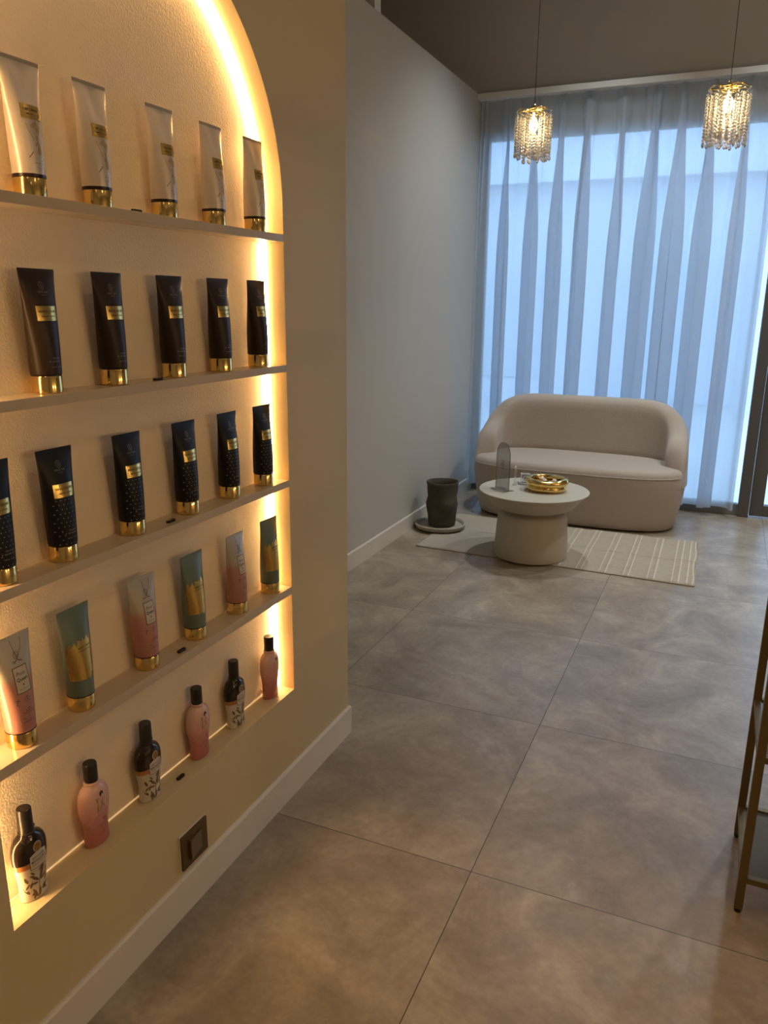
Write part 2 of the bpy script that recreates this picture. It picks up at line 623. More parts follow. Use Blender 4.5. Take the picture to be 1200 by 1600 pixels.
# white curtain pelmet
bm = bmesh.new()
box(bm, FX, 1.35, WD - 0.16, WD + 0.0, 2.845, WTOP, bev=0.004)
struct('trim_3', bm, M['white_trim'])

# window: bottom rail, side, glass
win = thing('window_1', 'x', 'window')
for k in ('label', 'category'):
    del win[k]
win['kind'] = 'structure'
bm = bmesh.new()
box(bm, FX, 0.168, WD + 0.0, WD + 0.07, 0.0, 0.082, bev=0.004)
box(bm, FX, 0.168, WD + 0.0, WD + 0.07, 2.60, 2.64, bev=0.004)
box(bm, FX, FX + 0.05, WD + 0.0, WD + 0.07, 0.082, 2.60, bev=0.004)
bm_obj('window_frame', bm, M['frame_grey'], win)
bm = bmesh.new()
box(bm, FX + 0.05, 0.168, WD + 0.03, WD + 0.042, 0.082, 2.60)
bm_obj('window_pane', bm, M['glass'], win)
# door: frame posts, leaf, glass
door = thing('door_1', 'x', 'door')
for k in ('label', 'category'):
    del door[k]
door['kind'] = 'structure'
bm = bmesh.new()
box(bm, 0.170, 0.243, WD - 0.03, WD + 0.09, 0.0, 2.64, bev=0.004)
box(bm, 1.28, 1.35, WD - 0.03, WD + 0.09, 0.0, 2.64, bev=0.004)
box(bm, 0.243, 1.28, WD - 0.03, WD + 0.09, 2.58, 2.64, bev=0.004)
bm_obj('door_frame', bm, M['frame_dark'], door)
bm = bmesh.new()
box(bm, 0.247, 0.335, WD - 0.01, WD + 0.06, 0.012, 2.57, bev=0.004)
box(bm, 1.19, 1.276, WD - 0.01, WD + 0.06, 0.012, 2.57, bev=0.004)
box(bm, 0.335, 1.19, WD - 0.01, WD + 0.06, 0.012, 0.09, bev=0.004)
box(bm, 0.335, 1.19, WD - 0.01, WD + 0.06, 2.48, 2.57, bev=0.004)
bm_obj('door_leaf', bm, M['frame_dark'], door)
bm = bmesh.new()
box(bm, 0.335, 1.19, WD + 0.02, WD + 0.035, 0.09, 2.48)
bm_obj('door_pane', bm, M['glass'], door)


# baseboards: rounded top edge
def baseboard(name, pts, h, tk, inward):
    """pts: polyline at the wall face; inward: offset directions of each vertex"""
    bm = bmesh.new()
    prof = [(0, 0), (tk, 0), (tk, h - 0.006), (tk * 0.6, h), (0, h)]
    rows = []
    for (x, y), (ox, oy) in zip(pts, inward):
        rows.append([bm.verts.new((x + ox * d, y + oy * d, z)) for d, z in prof])
    for A, B in zip(rows[:-1], rows[1:]):
        for i in range(len(prof) - 1):
            bm.faces.new((A[i], A[i + 1], B[i + 1], B[i]))
    bm.faces.new(rows[0])
    bm.faces.new(list(reversed(rows[-1])))
    return struct(name, bm, M['base_paint'])


baseboard('baseboard_left', [(WX, -2.2), (WX, WALL_END), (FX, WALL_END)], 0.1025, 0.0092, [(1, 0), (1, 1), (0, 1)])
baseboard('baseboard_partition', [(FX, WALL_END + 0.01), (FX, WD - 0.0)], 0.1025, 0.010, [(1, 0), (1, 0)])

# street outside
bm = bmesh.new()
box(bm, -30, 30, WD + 0.2, 40, -0.25, -0.12)
struct('trim_4', bm, M['pavement'])
st = thing('building', 'pale street building seen faintly through the sheer curtain', 'building', (0, 13, -0.12))
bm = bmesh.new()
box(bm, -12, 4.2, 0, 4, 0, 3.4)
box(bm, -12, 4.2, -0.25, 4, 3.4, 3.65)
box(bm, -12, 4.2, 0, 4, 3.65, 7.2)
bm_obj('facade', bm, M['facade'], st)
for x0, x1, z0, z1 in ((-7.5, -5.6, 0.3, 2.2), (-4.6, -2.9, 0.4, 2.1), (-1.9, 0.1, 0.1, 2.2), (1.2, 3.0, 0.3, 2.1)):
    bm = bmesh.new()
    box(bm, x0, x1, -0.03, 0.05, z0, z1, bev=0.01)
    bm_obj('shop_window', bm, M['facade_dark'], st)

# ------------------------------------------------------------------ curtain
rnd = random.Random(5)
bm = bmesh.new()
x0c, x1c = FX + 0.012, 0.135
NXC = 1500
# irregular pleats: piecewise phase
knots = [0.0]
while knots[-1] < 1.0:
    knots.append(knots[-1] + rnd.choice([0.086, 0.094, 0.102, 0.110]) * (0.85 + 0.3 * rnd.random()))
amp = [0.5 + 0.6 * rnd.random() for _ in knots]


def smooth(a_, b_, q):
    q = max(0.0, min(1.0, (q - a_) / (b_ - a_)))
    return q * q * (3 - 2 * q)


def fold(u, v):
    k = 0
    while k < len(knots) - 2 and knots[k + 1] < u:
        k += 1
    s = (u - knots[k]) / (knots[k + 1] - knots[k])
    big = 1 - 0.60 * smooth(0.62, 1.0, v)
    fine = smooth(0.45, 0.90, v)
    y = amp[k] * 0.048 * big * (-cos(2 * pi * s)) + 0.003 * sin(u * 150)
    x = -0.096 * sin(2 * pi * s) * (0.78 + 0.32 * amp[k]) * big
    x += 0.010 * sin(8 * pi * s + k) * (1 - fine)
    w = 43 * u + 0.35 * sin(u * 31) + 0.25 * sin(u * 77)
    x += -0.0150 * sin(2 * pi * w) * (0.30 + 0.70 * fine) * (0.75 + 0.35 * sin(u * 53))
    y += 0.008 * cos(2 * pi * w) * (0.15 + 0.85 * fine)
    return x, y


ztop, zbot = 2.846, 0.062
levels = [0, 0.04, 0.12, 0.25, 0.38, 0.48, 0.54, 0.60, 0.65, 0.70, 0.75, 0.80, 0.84, 0.88, 0.92, 0.96, 1.0]
grid = []
for v in levels:
    row = []
    for i in range(NXC + 1):
        u = i / NXC
        dx, dy = fold(u, v)
        row.append(bm.verts.new((x0c + (x1c - x0c) * u + dx * min(1, 8 * u, 8 * (1 - u)), WD - 0.088 + dy, zbot + (ztop - zbot) * v)))
    grid.append(row)
for A, B in zip(grid[:-1], grid[1:]):
    for i in range(NXC):
        bm.faces.new((A[i], A[i + 1], B[i + 1], B[i]))
cur = bm_obj('sheer_curtain', bm, M['voile'], smooth=True)
tag(cur, 'floor-length sheer white voile curtain in soft pleats across the window', 'curtain')

# ------------------------------------------------------------------ niche: shelves, led strip
for k, (z, th) in enumerate(zip(SHELF_Z, SHELF_T)):
    bm = bmesh.new()
    box(bm, NB + 0.0005, WX + 0.0005, NYL + 0.0005, NYR - 0.0005, z - th, z, bev=0.0012)
    o = bm_obj('niche_shelf', bm, M['shelf'])
    tag(o, ['topmost shelf board in the arched niche, carrying the white tubes',
            'second shelf board from the top of the niche, carrying the dark brown tubes',
            'third shelf board from the top of the niche, carrying the dotted black tubes',
            'lowest shelf board of the niche, carrying pink and teal tubes'][k], 'shelf', 'shelf boards in the arched niche')

bm = bmesh.new()


def strip(points, normals, w0, w1, d0, d1):
    """ribbon with depth along the reveal; w = distance from back wall, d = distance from the reveal"""
    rows = []
    for (y, z), (ny, nz) in zip(points, normals):
        rows.append([bm.verts.new((NB + w, y + ny * dd, z + nz * dd)) for w, dd in ((w0, d0), (w1, d0), (w1 - 0.003, d1), (w0, d1))])
    for A, B in zip(rows[:-1], rows[1:]):
        for i in range(4):
            j = (i + 1) % 4
            bm.faces.new((A[i], A[j], B[j], B[i]))
    bm.faces.new(rows[0])
    bm.faces.new(list(reversed(rows[-1])))


def seg_points(a0, a1, n=48):
    p = []
    nn_ = []
    for i in range(n + 1):
        a = a0 + (a1 - a0) * i / n
        p.append((NYC + NR * cos(a), NZC + NR * sin(a)))
        nn_.append((-cos(a), -sin(a)))
    return p, nn_


W0, W1, D0, D1 = 0.0006, 0.0150, 0.0005, 0.0075
p, n_ = seg_points(0, pi, 72)
zt = SHELF_Z[0] + 0.001
p = [(NYR, zt)] + p + [(NYL, zt)]
n_ = [(-1, 0)] + n_ + [(1, 0)]
strip(p, n_, W0, W1, D0, D1)
zb = [NZB + 0.001] + [SHELF_Z[i] + 0.001 for i in (3, 2, 1)]
zt_ = [SHELF_Z[i] - SHELF_T[i] - 0.001 for i in (3, 2, 1, 0)]
for a, b_ in zip(zb, zt_):
    strip([(NYR, a), (NYR, b_)], [(-1, 0), (-1, 0)], W0, W1, D0, D1)
    strip([(NYL, a), (NYL, b_)], [(1, 0), (1, 0)], W0, W1, D0, D1)
o = bm_obj('led_strip', bm, M['led'])
tag(o, 'glowing warm LED light strip running round the back edge of the arched niche', 'light')
bm = bmesh.new()
box(bm, NB + 0.0004, NB + 0.0022, NYL + 0.01, NYR - 0.01, NZB + 0.0004, NZB + 0.003)
o = bm_obj('led_gap_light', bm, M['led_dim'])
tag(o, 'thin faintly glowing light line along the bottom back edge of the niche', 'light')

# little black oval pads, one per level
for k, (x, y, z) in enumerate([(-1.090, 1.283, SHELF_Z[0]), (-1.094, 1.318, SHELF_Z[1]), (-1.099, 1.335, SHELF_Z[2]),
                               (-1.094, 1.337, SHELF_Z[3]), (-1.103, 1.314, NZB)]):
    bm = bmesh.new()
    pts = []
    for i in range(28):
        a = 2 * pi * i / 28
        cyy = 0.0085 if cos(a) >= 0 else -0.0085
        pts.append((0.0050 * sin(a), cyy + 0.0050 * cos(a)))
    lo = [bm.verts.new((px, py, 0)) for px, py in pts]
    mi_ = [bm.verts.new((px, py, 0.0034)) for px, py in pts]
    hi = [bm.verts.new((px * 0.75, py * 0.92, 0.0046)) for px, py in pts]
    bm.faces.new(list(reversed(lo)))
    bm.faces.new(hi)
    for i in range(28):
        j = (i + 1) % 28
        bm.faces.new((lo[i], lo[j], mi_[j], mi_[i]))
        bm.faces.new((mi_[i], mi_[j], hi[j], hi[i]))
    o = bm_obj('oval_pad', bm, M['black_plastic'], loc=(x, y, z + 0.0002))
    tag(o, 'small black oval pad on ' + ['the topmost niche shelf between the white tubes', 'the niche shelf of dark brown tubes',
        'the niche shelf of dotted black tubes', 'the niche shelf of pink and teal tubes', 'the bottom ledge of the niche among the bottles'][k],
        'pad', 'small black oval pads on the niche shelves')

# ------------------------------------------------------------------ tubes
CAP_H = 0.030
TH = 0.2125
RC = 0.0265
HW = 0.0415


def lerp(a, b_, t_):
    return a + (b_ - a) * t_


def tsec(h):
    """half width (Y) and half depth (X) of a tube body at height h"""
    t_ = min(1, max(0, (h - CAP_H) / (TH - 0.007 - CAP_H)))
    a = lerp(RC, HW, t_ ** 1.25)
    b_ = lerp(RC, 0.0013, t_ ** 2.3)
    if h < CAP_H + 0.004:
        q = (h - CAP_H) / 0.004
        a = lerp(RC * 0.93, a, sqrt(max(q, 0)))
        b_ = lerp(RC * 0.93, b_, sqrt(max(q, 0)))
    return a, b_


def tube_body(mats, dent=0.0):
    bm = bmesh.new()
    two = isinstance(mats, (list, tuple)) and len(mats) > 1
    hs = [CAP_H + 0.0002, CAP_H + 0.001, CAP_H + 0.0025, CAP_H + 0.004] + [lerp(CAP_H + 0.006, TH - 0.0075, i / 30) for i in range(31)] + [TH - 0.0065, TH]
    seg = 40
    rings = []
    for h in hs:
        a, b_ = tsec(h)
        if h >= TH - 0.0066:
            a, b_ = HW, 0.0010
        q = max(0.0, (h - 0.13) / (TH - 0.0075 - 0.13))
        ring = []
        for i in range(seg):
            an = 2 * pi * i / seg
            x, y = b_ * sin(an), a * cos(an)
            if q > 0 and dent and h < TH - 0.007:
                g = math.exp(-(y / 0.016) ** 2)
                x *= 1 - dent * g * q * (1 - 0.2 * q) * (1 if x > 0 else 0.4)
            ring.append(bm.verts.new((x, y, h)))
        rings.append(ring)
    for k in range(len(rings) - 1):
        for i in range(seg):
            j = (i + 1) % seg
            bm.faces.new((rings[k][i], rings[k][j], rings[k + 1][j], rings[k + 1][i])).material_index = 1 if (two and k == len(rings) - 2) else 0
    bm.faces.new(list(reversed(rings[0])))
    bm.faces.new(rings[-1])
    return bm


def tube_cap(bm):
    R = RC * 0.99
    lathe(bm, [(R * 0.95, 0.0), (R, 0.0012), (R, CAP_H - 0.0015), (R * 0.97, CAP_H)], 40)


def surf_x(y, h, sec, off):
    a, b_ = sec(h)
    r = max(0.0, 1 - (y / a) ** 2)
    return b_ * sqrt(r) + off


def decal_rect(bm, y0, y1, z0, z1, sec, off, mi=0, ny=12, nz=4, skew=0.0):
    g = []
    for j in range(nz + 1):
        z = lerp(z0, z1, j / nz)
        g.append([bm.verts.new((surf_x(lerp(y0, y1, i / ny), z, sec, off), lerp(y0, y1, i / ny), z)) for i in range(ny + 1)])
    for j in range(nz):
        for i in range(ny):
            bm.faces.new((g[j][i], g[j][i + 1], g[j + 1][i + 1], g[j + 1][i])).material_index = mi


def decal_poly(bm, pts, sec, off, mi=0):
    vs_ = [bm.verts.new((surf_x(y, z, sec, off), y, z)) for y, z in pts]
    bm.faces.new(vs_).material_index = mi


def decal_line(bm, pts, w, sec, off, mi=0):
    for (ya, za), (yb, zb_) in zip(pts[:-1], pts[1:]):
        dy, dz = yb - ya, zb_ - za
        l_ = max(1e-9, sqrt(dy * dy + dz * dz))
        ny, nz = -dz / l_ * w / 2, dy / l_ * w / 2
        decal_poly(bm, [(ya + ny, za + nz), (ya - ny, za - nz), (yb - ny, zb_ - nz), (yb + ny, zb_ + nz)], sec, off, mi)


def decal_disc(bm, y, z, r, sec, off, mi=0, n=10, ry=None):
    decal_poly(bm, [(y + (ry or r) * cos(2 * pi * i / n), z + r * sin(2 * pi * i / n)) for i in range(n)], sec, off, mi)


_txt_cache = {}


def decal_text(bm, s, y, z, size, sec, off, mi=0, width=None, shear=0.0, bold=0.0):
    """raised lettering bent onto the front of the surface, centred at (y, z)"""
    key = (s, shear, bold)
    if key not in _txt_cache:
        cu = bpy.data.curves.new('lettering', 'FONT')
        cu.body = s
        cu.align_x = 'CENTER'
        cu.size = 1.0
        cu.shear = shear
        cu.offset = bold
        cu.resolution_u = 2
        ob = bpy.data.objects.new('lettering', cu)
        me = bpy.data.meshes.new_from_object(ob)
        _txt_cache[key] = ([tuple(v.co) for v in me.vertices], [tuple(p.vertices) for p in me.polygons])
        bpy.data.objects.remove(ob)
        bpy.data.curves.remove(cu)
        bpy.data.meshes.remove(me)
    co, pl = _txt_cache[key]
    if not co:
        return
    xs = [c[0] for c in co]
    ys = [c[1] for c in co]
    wx_ = max(xs) - min(xs)
    k = size / max(1e-6, (max(ys) - min(ys)))
    kx = (width / wx_) if width else k
    cx = (max(xs) + min(xs)) / 2
    cyy = (max(ys) + min(ys)) / 2
    vs_ = [bm.verts.new((surf_x(y + (c[0] - cx) * kx, z + (c[1] - cyy) * k, sec, off), y + (c[0] - cx) * kx, z + (c[1] - cyy) * k)) for c in co]
    for p_ in pl:
        try:
            bm.faces.new([vs_[i] for i in p_]).material_index = mi
        except ValueError:
            pass


def scribble(bm, y, z, w, h, sec, off, mi=0, n=10, gap=None, seed=1):
    """a line of lettering too small to read: a row of letter-sized marks"""
    rr = random.Random(seed)
    step = w / n
    for i in range(n):
        if gap is not None and i == gap:
            continue
        yy = y - w / 2 + step * (i + 0.5)
        k = rr.randint(0, 3)
        hh = h * rr.choice([1, 1, 0.85])
        sw = step * 0.26
        decal_poly(bm, [(yy - step * .36, z - hh / 2), (yy - step * .36 + sw, z - hh / 2), (yy - step * .36 + sw, z + hh / 2), (yy - step * .36, z + hh / 2)], sec, off, mi)
        if k in (0, 2):
            decal_poly(bm, [(yy + step * .36 - sw, z - hh / 2), (yy + step * .36, z - hh / 2), (yy + step * .36, z + hh / 2), (yy + step * .36 - sw, z + hh / 2)], sec, off, mi)
        zz = z + hh / 2 if k < 2 else z
        decal_poly(bm, [(yy - step * .3, zz - h * .2), (yy + step * .3, zz - h * .2), (yy + step * .3, zz), (yy - step * .3, zz)], sec, off, mi)


def solid_decal(name, bm, mats, parent):
    """give a printed layer a real thickness"""
    o = bm_obj(name, bm, mats, parent)
    return o


def logo(bm, z, sec, off, mi=0):
    n = 20
    for i in range(n):
        a0, a1 = 2 * pi * i / n, 2 * pi * (i + 1) / n
        decal_line(bm, [(0.0052 * cos(a0), z + 0.0066 * sin(a0)), (0.0052 * cos(a1), z + 0.0066 * sin(a1))], 0.0009, sec, off, mi)
    decal_line(bm, [(-0.0008, z + 0.0045), (-0.0008, z - 0.0035)], 0.0009, sec, off, mi)
    for i in range(10):
        a0, a1 = -pi / 2 + pi * i / 10, -pi / 2 + pi * (i + 1) / 10
        decal_line(bm, [(-0.0008 + 0.003 * cos(a0), z - 0.0012 + 0.0024 * sin(a0)), (-0.0008 + 0.003 * cos(a1), z - 0.0012 + 0.0024 * sin(a1))], 0.0007, sec, off, mi)


O1, O2 = 0.00035, 0.00065


def base_tube(name, label, cat, group, mats, ringmat=None, ring_h=0.004, dent=0.0, capname='gold_cap'):
    t_ = thing(name, label, cat, group=group)
    bm = tube_body(mats, dent)
    auto_smooth(bm_obj('tube_body', bm, mats, t_), 50)
    bm = bmesh.new()
    tube_cap(bm)
    auto_smooth(bm_obj('cap', bm, M['gold'], t_), 30)
    if ringmat:
        bm = bmesh.new()
        R = RC * 1.012
        lathe(bm, [(R * 0.98, CAP_H - 0.0004), (R, CAP_H + 0.0004), (R, CAP_H + ring_h - 0.0005), (R * 0.985, CAP_H + ring_h)], 40)
        auto_smooth(bm_obj('collar_ring', bm, ringmat, t_), 30)
    return t_


def tube_white():
    t_ = base_tube('white_tube', 'x', 'tube', 'white tubes on the top shelf', [M['pearl'], M['pearl_seam_shade']], M['maroon_ring'], 0.0055, dent=0.75)
    bm = bmesh.new()
    decal_rect(bm, -0.0200, 0.0200, 0.119, 0.141, tsec, O1 + 0.0004, 0)
    decal_text(bm, 'I AM TANNED', 0, 0.1335, 0.0042, tsec, O2 + 0.0004, 1, width=0.031, bold=0.01)
    scribble(bm, 0.001, 0.1265, 0.029, 0.0022, tsec, O2 + 0.0004, 1, n=14, gap=7)
    solid_decal('label', bm, [M['goldfoil'], M['ink_soft']], t_)
    bm = bmesh.new()
    rr = random.Random(3)
    for i in range(26):   # gold brush strokes fanning in and out of one waist
        q = rr.uniform(-1, 1)
        top = (q * 0.010 + 0.002, 0.117 - abs(q) * 0.008)
        bot = (-q * 0.004 + 0.004 + rr.uniform(-.0015, .0015), 0.070 + rr.uniform(-0.006, 0.008))
        decal_line(bm, [top, bot], 0.0008, tsec, O1, 0)
    decal_line(bm, [(0.0005, 0.083), (-0.010, 0.066), (-0.0155, 0.059)], 0.0012, tsec, O1, 1)
    decal_line(bm, [(-0.015, 0.112), (-0.010, 0.097), (-0.004, 0.086)], 0.0012, tsec, O1, 0)
    decal_line(bm, [(0.001, 0.094), (0.0055, 0.066)], 0.0030, tsec, O2, 0)
    for z in (0.0615, 0.056, 0.051, 0.043):
        decal_disc(bm, 0.0062 + (0.0615 - z) * 0.12, z, 0.0011, tsec, O1, 0, n=8)
    scribble(bm, -0.003, 0.0515, 0.012, 0.0015, tsec, O1, 2, n=7)
    scribble(bm, -0.001, 0.0445, 0.010, 0.0013, tsec, O1, 2, n=6)
    solid_decal('brushstroke_print', bm, [M['gold_stroke'], M['ink_soft'], M['print_grey']], t_)
    return t_


def tube_dark(kind):
    brown = kind == 'brown'
    t_ = base_tube(('brown' if brown else 'black') + '_tube', 'x', 'tube',
                   'dark brown tubes on the second shelf' if brown else 'dotted black tubes on the third shelf',
                   M['brown_tube'] if brown else M['black_tube'])
    bm = bmesh.new()
    z0, z1 = (0.1250, 0.1500) if brown else (0.1235, 0.1485)
    decal_rect(bm, -0.0225, 0.0225, z0, z1, tsec, O1, 0)
    decal_text(bm, 'BRONZE DELUXE', 0, (z0 + z1) / 2 + 0.0035, 0.0044, tsec, O2, 1, width=0.037, bold=0.01)
    scribble(bm, 0.0, (z0 + z1) / 2 - 0.0050, 0.030, 0.0022, tsec, O2, 1, n=16, gap=8)
    solid_decal('label', bm, [M['goldfoil'], M['ink_soft']], t_)
    bm = bmesh.new()
    logo(bm, 0.184, tsec, O1, 0)
    scribble(bm, 0.0, 0.1735, 0.0245, 0.0034, tsec, O1, 0, n=11, gap=6)
    scribble(bm, 0.0, 0.1685, 0.0120, 0.0015, tsec, O1, 0, n=9)
    solid_decal('logo', bm, [M['print_grey']], t_)
    bm = bmesh.new()
    scribble(bm, 0.003, 0.0610, 0.019, 0.0026, tsec, O1, 0, n=8, seed=4)
    scribble(bm, 0.000, 0.0555, 0.026, 0.0026, tsec, O1, 0, n=11, gap=1, seed=5)
    scribble(bm, 0.001, 0.0460, 0.022, 0.0018, tsec, O1, 0, n=15, gap=7, seed=6)
    solid_decal('lettering', bm, [M['print_grey']], t_)
    if not brown:
        bm = bmesh.new()
        for r in range(11):
            z = 0.1185 - r * 0.0083
            off = 0.0 if r % 2 else 0.00425
            for c in range(-3, 4):
                y = c * 0.0085 + off
                a, _b = tsec(z)
                if abs(y) > a * 0.93 or (0.040 < z < 0.066 and -0.010 < y < 0.017):
                    continue
                decal_disc(bm, y, z, 0.0010, tsec, O1, 0, n=6)
        solid_decal('dot_pattern', bm, [M['dots']], t_)
    return t_


def tube_pink():
    t_ = base_tube('pink_tube', 'x', 'tube', 'pink tubes on the lowest shelf', M['pinktube'], M['maroon_ring'], 0.0016)
    bm = bmesh.new()
    y0, y1, z0, z1 = -0.0145, 0.0145, 0.108, 0.156
    decal_rect(bm, y0, y1, z0, z1, tsec, O1, 0)
    for pts in ([(y0, z0), (y1, z0)], [(y0, z1), (y1, z1)], [(y0, z0 - .0007), (y0, z1 + .0007)], [(y1, z0 - .0007), (y1, z1 + .0007)]):
        n = 6
        pp = [(lerp(pts[0][0], pts[1][0], i / n), lerp(pts[0][1], pts[1][1], i / n)) for i in range(n + 1)]
        decal_line(bm, pp, 0.0015, tsec, O2, 1)
    decal_text(bm, 'Prom', -0.001, 0.1435, 0.0075, tsec, O2, 2, width=0.019, shear=0.35, bold=0.0)
    decal_text(bm, 'Queen', 0.0, 0.1325, 0.0082, tsec, O2, 2, width=0.0225, bold=0.02)
    decal_disc(bm, 0.0, 0.1225, 0.0018, tsec, O2, 1)
    scribble(bm, 0.0, 0.1145, 0.020, 0.0014, tsec, O2, 2, n=13)
    solid_decal('label', bm, [M['cream_label'], M['ink_soft'], M['ink']], t_)
    bm = bmesh.new()
    logo(bm, 0.177, tsec, O1, 0)
    for side in (-1, 1):   # the drawn ribbon bow
        decal_line(bm, [(0.0, 0.172), (side * 0.006, 0.178), (side * 0.013, 0.186), (side * 0.017, 0.196), (side * 0.018, 0.204)] if side > 0 else [(0.0, 0.172), (-0.002, 0.184), (-0.003, 0.196), (-0.0035, 0.204)], 0.0008, tsec, O1, 0)
        decal_line(bm, [(0.0, 0.171), (side * 0.004, 0.166), (side * 0.010, 0.164)], 0.0010, tsec, O1, 0)
    scribble(bm, -0.001, 0.167, 0.022, 0.0016, tsec, O1, 0, n=11, gap=5)
    solid_decal('bow_print', bm, [M['ink']], t_)
    bm = bmesh.new()
    for z, w, h, s in ((0.0985, 0.006, 0.0024, 2), (0.0945, 0.017, 0.0018, 3), (0.0905, 0.011, 0.0018, 4), (0.0770, 0.005, 0.0022, 5),
                       (0.0730, 0.015, 0.0018, 6), (0.0690, 0.024, 0.0020, 7), (0.0560, 0.005, 0.0018, 8), (0.0520, 0.018, 0.0018, 9)):
        scribble(bm, 0.002, z, w, h, tsec, O1, 0, n=max(3, int(w / 0.0016)), seed=s)
    for ya, za, yb, zb_ in ((-0.019, 0.096, -0.012, 0.0935), (-0.018, 0.087, -0.015, 0.097), (-0.013, 0.060, -0.006, 0.0575), (-0.012, 0.050, -0.003, 0.053)):
        decal_line(bm, [(ya, za), ((ya + yb) / 2, (za + zb_) / 2 + .001), (yb, zb_)], 0.0008, tsec, O1, 0)
    solid_decal('printing', bm, [M['ink']], t_)
    return t_


def tube_teal():
    t_ = base_tube('teal_tube', 'x', 'tube', 'teal tubes on the lowest shelf', M['teal'], M['maroon_ring'], 0.0020)
    bm = bmesh.new()
    # ragged gold leaf patch wrapping the front
    n = 44
    rr = random.Random(8)
    ys = [lerp(-0.0330, 0.0330, i / n) for i in range(n + 1)]
    tops = [0.148 + 0.004 * sin(i * 0.9) + rr.uniform(-0.003, 0.004) - (0.006 if y < -0.012 else 0) for i, y in enumerate(ys)]
    bots = [0.068 + (0.004 * sin(i * 0.7) + rr.uniform(-.003, .003) + 0.012 * max(0, y / 0.03) if y > 0 else 0) for i, y in enumerate(ys)]
    nz = 8
    g = []
    for j in range(nz + 1):
        row = []
        for y, zt_2, zb_2 in zip(ys, tops, bots):
            z = lerp(zb_2, zt_2, j / nz)
            a, _b = tsec(z)
            yy = max(-a * 0.985, min(a * 0.985, y))
            row.append(bm.verts.new((surf_x(yy, z, tsec, O1), yy, z)))
        g.append(row)
    for j in range(nz):
        for i in range(n):
            bm.faces.new((g[j][i], g[j][i + 1], g[j + 1][i + 1], g[j + 1][i])).material_index = 0
    scribble(bm, 0.002, 0.1330, 0.032, 0.0034, tsec, O2, 1, n=13, gap=6, seed=2)
    scribble(bm, 0.002, 0.1265, 0.034, 0.0016, tsec, O2, 1, n=18, seed=3)
    solid_decal('gold_leaf_label', bm, [M['goldfoil'], M['ink_soft']], t_)
    return t_


TX = WX - 0.0355


def place(proto, spots, z, labels, x=TX, rots=None):
    for i, (y, lab) in enumerate(zip(spots, labels)):
        rz = (rots[i] if rots else 0.0)
        if i == 0:
            proto.location = (x, y, z + 0.0003)
            proto.rotation_euler = (0, 0, rz)
            proto['label'] = lab
        else:
            dup(proto, (x, y, z + 0.0003), rz, lab)


ords = ['leftmost', 'second from the left', 'middle', 'second from the right', 'rightmost']
place(tube_white(), [1.050, 1.207, 1.399, 1.572, 1.742], SHELF_Z[0],
      ['pearl white tube with gold label, %s of five on the top shelf' % o_ for o_ in ords], rots=[-.02, .01, -.01, .02, 0])
place(tube_dark('brown'), [1.043, 1.212, 1.398, 1.573, 1.736], SHELF_Z[1],
      ['dark brown tube with gold label, %s of five on its shelf' % o_ for o_ in ords], rots=[.04, .02, -.02, -.01, .02])
ords6 = ['leftmost', 'second from the left', 'third from the left', 'third from the right', 'second from the right', 'rightmost']
place(tube_dark('black'), [0.899, 1.041, 1.231, 1.417, 1.586, 1.743], SHELF_Z[2],
      ['dotted black tube with gold label, %s of six on its shelf' % o_ for o_ in ords6], rots=[0, -.02, .01, 0, .02, -.01])
place(tube_pink(), [0.900, 1.243, 1.597], SHELF_Z[3],
      ['pink tube with silver top and framed label, %s of the three pink ones' % o_ for o_ in ('leftmost', 'middle', 'rightmost')], rots=[0, -.02, .03])
place(tube_teal(), [1.047, 1.417, 1.759], SHELF_Z[3],
      ['teal tube with gold leaf patch and gold cap, %s of the three teal ones' % o_ for o_ in ('leftmost', 'middle', 'rightmost')], rots=[.03, 0, -.02])

# ------------------------------------------------------------------ bottles
BPROF = [(0.000, 0.0235, 0.0150), (0.0015, 0.0258, 0.0168), (0.006, 0.0266, 0.0174), (0.020, 0.0258, 0.0168), (0.035, 0.0256, 0.0168), (0.050, 0.0266, 0.0174),
         (0.065, 0.0290, 0.0184), (0.080, 0.0316, 0.0192), (0.095, 0.0330, 0.0196), (0.108, 0.0332, 0.0196), (0.120, 0.0318, 0.0192), (0.130, 0.0286, 0.0182),
         (0.137, 0.0244, 0.0168), (0.1425, 0.0195, 0.0150), (0.1455, 0.0160, 0.0140), (0.1470, 0.0150, 0.0138)]


BPROF = [(h_, a_ * 1.17, b_ * 1.12) if h_ < 0.1424 else (h_, a_, b_) for h_, a_, b_ in BPROF]


def bsec(h):
    for (h0, a0, b0), (h1, a1, b1) in zip(BPROF[:-1], BPROF[1:]):
        if h <= h1:
            q = max(0, (h - h0) / (h1 - h0))
            return lerp(a0, a1, q), lerp(b0, b1, q)
    return BPROF[-1][1:]


def bottle_body(mats):
    bm = bmesh.new()
    seg = 44
    rings = []
    hs = []
    for (h0, *_), (h1, *_) in zip(BPROF[:-1], BPROF[1:]):
        k = 3 if h1 - h0 > 0.006 else 1
        hs += [lerp(h0, h1, i / k) for i in range(k)]
    hs.append(BPROF[-1][0])
    for h in hs:
        a, b_ = bsec(h)
        rings.append([bm.verts.new((b_ * sin(2 * pi * i / seg), a * cos(2 * pi * i / seg), h)) for i in range(seg)])
    for k in range(len(rings) - 1):
        for i in range(seg):
            j = (i + 1) % seg
            bm.faces.new((rings[k][i], rings[k][j], rings[k + 1][j], rings[k + 1][i]))
    bm.faces.new(list(reversed(rings[0])))
    bm.faces.new(rings[-1])
    return bm


